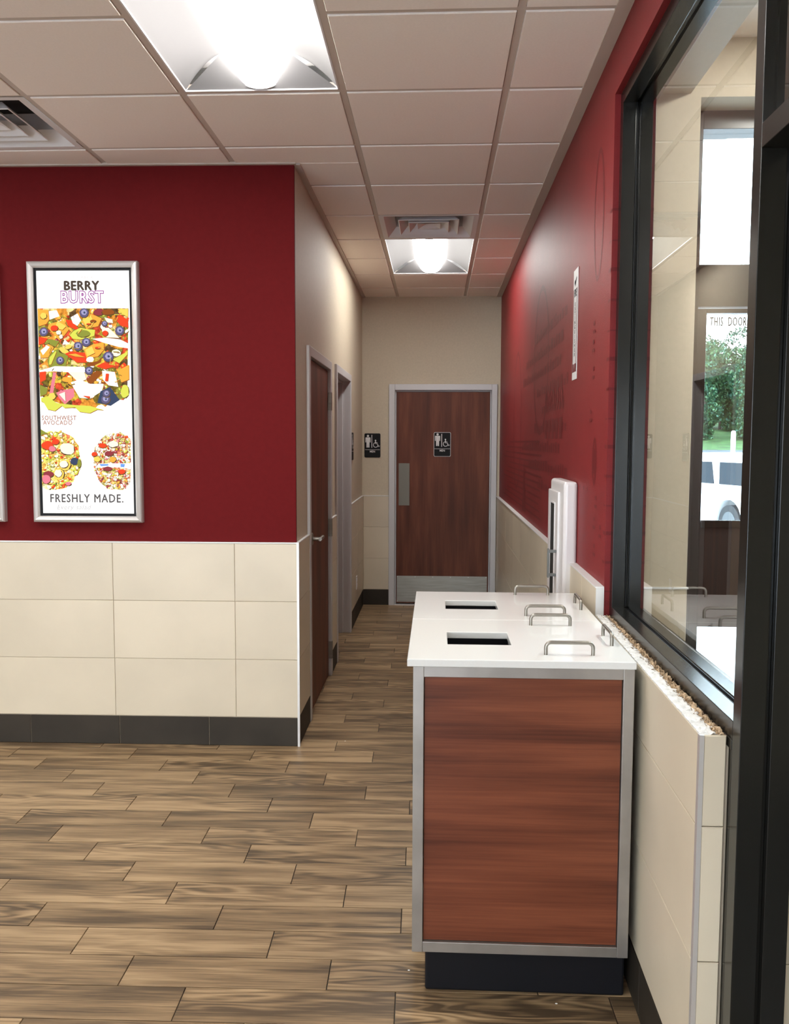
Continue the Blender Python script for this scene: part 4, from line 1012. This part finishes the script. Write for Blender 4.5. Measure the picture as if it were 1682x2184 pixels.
MB().box(-30, RX, 8.4, 8.6, -1, 4).build('exterior_wall', M_['cream'], wb)
leafm = [mat('leaf_a', (.038, .115, .068), .6, var=.5, vscale=1.5), mat('leaf_b', (.070, .155, .065), .6, var=.4, vscale=1.5), mat('leaf_c', (.022, .075, .048), .7, var=.5, vscale=1.5)]
bark = mat('bark', (.07, .055, .045), .9)
def tree(x, y, z, h, rad, seed, mi, label, n=2600):
    random.seed(seed); t = empty('tree', (x, y, z)); tag(t, label, 'tree', 'trees on the bank outside')
    MB().tube([(0, 0, -.3), (.1, 0, h * .35), (.0, .1, h * .75)], [.07, .06, .03], 8).build('trunk', bark, t)
    m = MB(); lobes = [(random.uniform(-.6, .6) * rad, random.uniform(-.4, .4) * rad, h * (.08 + .85 * q / 12), rad * random.uniform(.45, .62)) for q in range(13)]
    for _ in range(n):
        lx, ly, lz, lr = random.choice(lobes); v = Vector((random.gauss(0, 1), random.gauss(0, 1), random.gauss(0, 1))).normalized() * lr * random.uniform(.75, 1.05)
        c = Vector((lx, ly, lz)) + v
        if c.z < .05: c.z = .05 + random.random() * .3
        a_ = Vector((random.gauss(0, 1), random.gauss(0, 1), random.gauss(0, 1))).normalized() * random.uniform(.045, .10); b_ = a_.cross(Vector((random.random(), random.random(), 1))).normalized() * random.uniform(.03, .065)
        m.add([c - a_, c - b_, c + a_, c + b_], [(0, 1, 2, 3)], 0 if random.random() < .7 else 1)
    o = m.build('foliage', [leafm[mi], leafm[(mi + 1) % 3]], t, recalc=False); tag(o, kind='stuff')
for k, (x, y, z, h, rd, mi, lab) in enumerate((
        (8.9, 37.0, 1.6, 3.6, .85, 2, 'dark green tree on the bank outside, leftmost of the front row'), (11.05, 37.0, 1.6, 4.0, .88, 0, 'bushy green tree directly beyond the door glass, left'),
        (13.2, 37.0, 1.6, 3.8, .88, 0, 'bushy green tree beyond the door glass, right by the white post'), (15.4, 37.0, 1.6, 3.9, .88, 2, 'dark green tree on the bank outside, rightmost of the front row'),
        (10.2, 39.6, 2.1, 3.9, .95, 1, 'lighter green tree behind the left bushy tree outside'), (12.6, 39.6, 2.1, 3.6, .95, 1, 'lighter green tree between and behind the two bushy trees outside'),
        (15.0, 39.6, 2.1, 3.9, .95, 1, 'lighter green tree behind the right bushy tree outside'),
        (11.6, 43.0, 2.6, 3.9, 1.45, 0, 'wide green tree at the back of the bank, left'), (15.3, 43.0, 2.6, 3.9, 1.45, 2, 'wide green tree at the back of the bank, right'))):
    tree(x, y, z, h, rd, 10 + k, mi, lab, 8000)
# white post
t = empty('marker_post', (7.36, 22.0, -.1)); tag(t, 'white round marker post behind the parked white vehicle', 'post')
MB().tube([(0, 0, -.1), (0, 0, 1.86), (0, 0, 1.93), (0, 0, 1.95)], [.058, .058, .05, .02], 14).build('post_shaft', mat('post_white', (.85, .85, .85), .5), t)
MB().tube([(0, 0, -.12), (0, 0, .04)], .11, 14).build('post_base', mat('post_base_grey', (.3, .3, .3), .7), t)
# parked vehicle
t = empty('parked_suv', (6.02, 16.4, -.40), math.atan2(.97, -.25)); tag(t, 'white parked SUV seen through the exterior door glass', 'car')
carw = mat('car_white', (.82, .83, .85), .25, spec=.6); tyre = mat('tyre', (.02, .022, .026), .7); cglass = mat('car_glass', (.012, .022, .032), .1, spec=.2); chrome = mat('wheel_silver', (.10, .11, .12), .4, .5)
def arch(cx, r=.44, z0=.30, n=9): return [(cx - r * math.cos(math.pi * i / n), z0 + .10 + r * .98 * math.sin(math.pi * i / n)) for i in range(n + 1)]
side = [(.02, .42), (.55, .34)] + arch(1.02) + [(1.7, .30), (3.2, .30)] + arch(3.85) + [(4.5, .36), (4.72, .45), (4.72, .85), (4.45, 1.02), (3.5, 1.14), (2.9, 1.62), (2.5, 1.74), (.45, 1.74), (.16, 1.60), (.03, 1.05)]
m = MB(); m.prism([(x, 0, z) for x, z in side], (0, -1.85, 0)); o = m.build('body', carw, t, .03)
m = MB()
for x0, x1 in ((.40, 1.35), (1.50, 2.25)): m.prism([(x0 + .04, .012, 1.12), (x1, .012, 1.12), (x1, .012, 1.56), (x0 + .14, .012, 1.56)], (0, -.02, 0))
m.prism([(2.35, .012, 1.14), (3.25, .012, 1.14), (2.85, .012, 1.54), (2.35, .012, 1.57)], (0, -.02, 0)); m.prism([(-.005 + .06, -.2, 1.15), (-.005 + .06, -1.65, 1.15), (.135, -1.6, 1.55), (.135, -.25, 1.55)], (-.02, 0, 0))
m.build('windows', cglass, t)
for cx in (1.02, 3.85):
    for yy in (-.02, -1.6):
        w = MB().tube([(cx, yy - .23, .36), (cx, yy + .0, .36)], .36, 28).build('wheel', tyre, t)
        MB().tube([(cx, yy - .02, .36), (cx, yy + .008, .36)], .23, 20).build('rim', chrome, w)
MB().box(.0, .20, -.22, .015, .98, 1.30).build('tail_light', mat('tail_red', (.7, .01, .015), .3), t, .01)
for yy in (-.93,): MB().box(-.06, .06, -1.8, -.05, .45, .62).build('bumper', mat('bumper_grey', (.08, .09, .10), .5), t, .02)

# ================================================================= small specks on the floor
for i, (x, y) in enumerate(((-.46, 4.35), (-.07, 2.42), (.34, 2.29))):
    m = MB(); m.add([(x + .004 * math.cos(a), y + .003 * math.sin(a), .0012) for a in [k * 1.047 for k in range(6)]] + [(x, y, .003)], [(k, (k + 1) % 6, 6) for k in range(6)] + [tuple(range(6))[::-1]])
    o = m.build('plaster_crumb', M_['grime']); tag(o, ['white crumb on the corridor floor near the wall corner', 'white crumb on the floor left of the wood-fronted cabinet', 'white crumb on the floor in front of the black cabinet base'][i], 'crumb', 'crumbs on the floor')
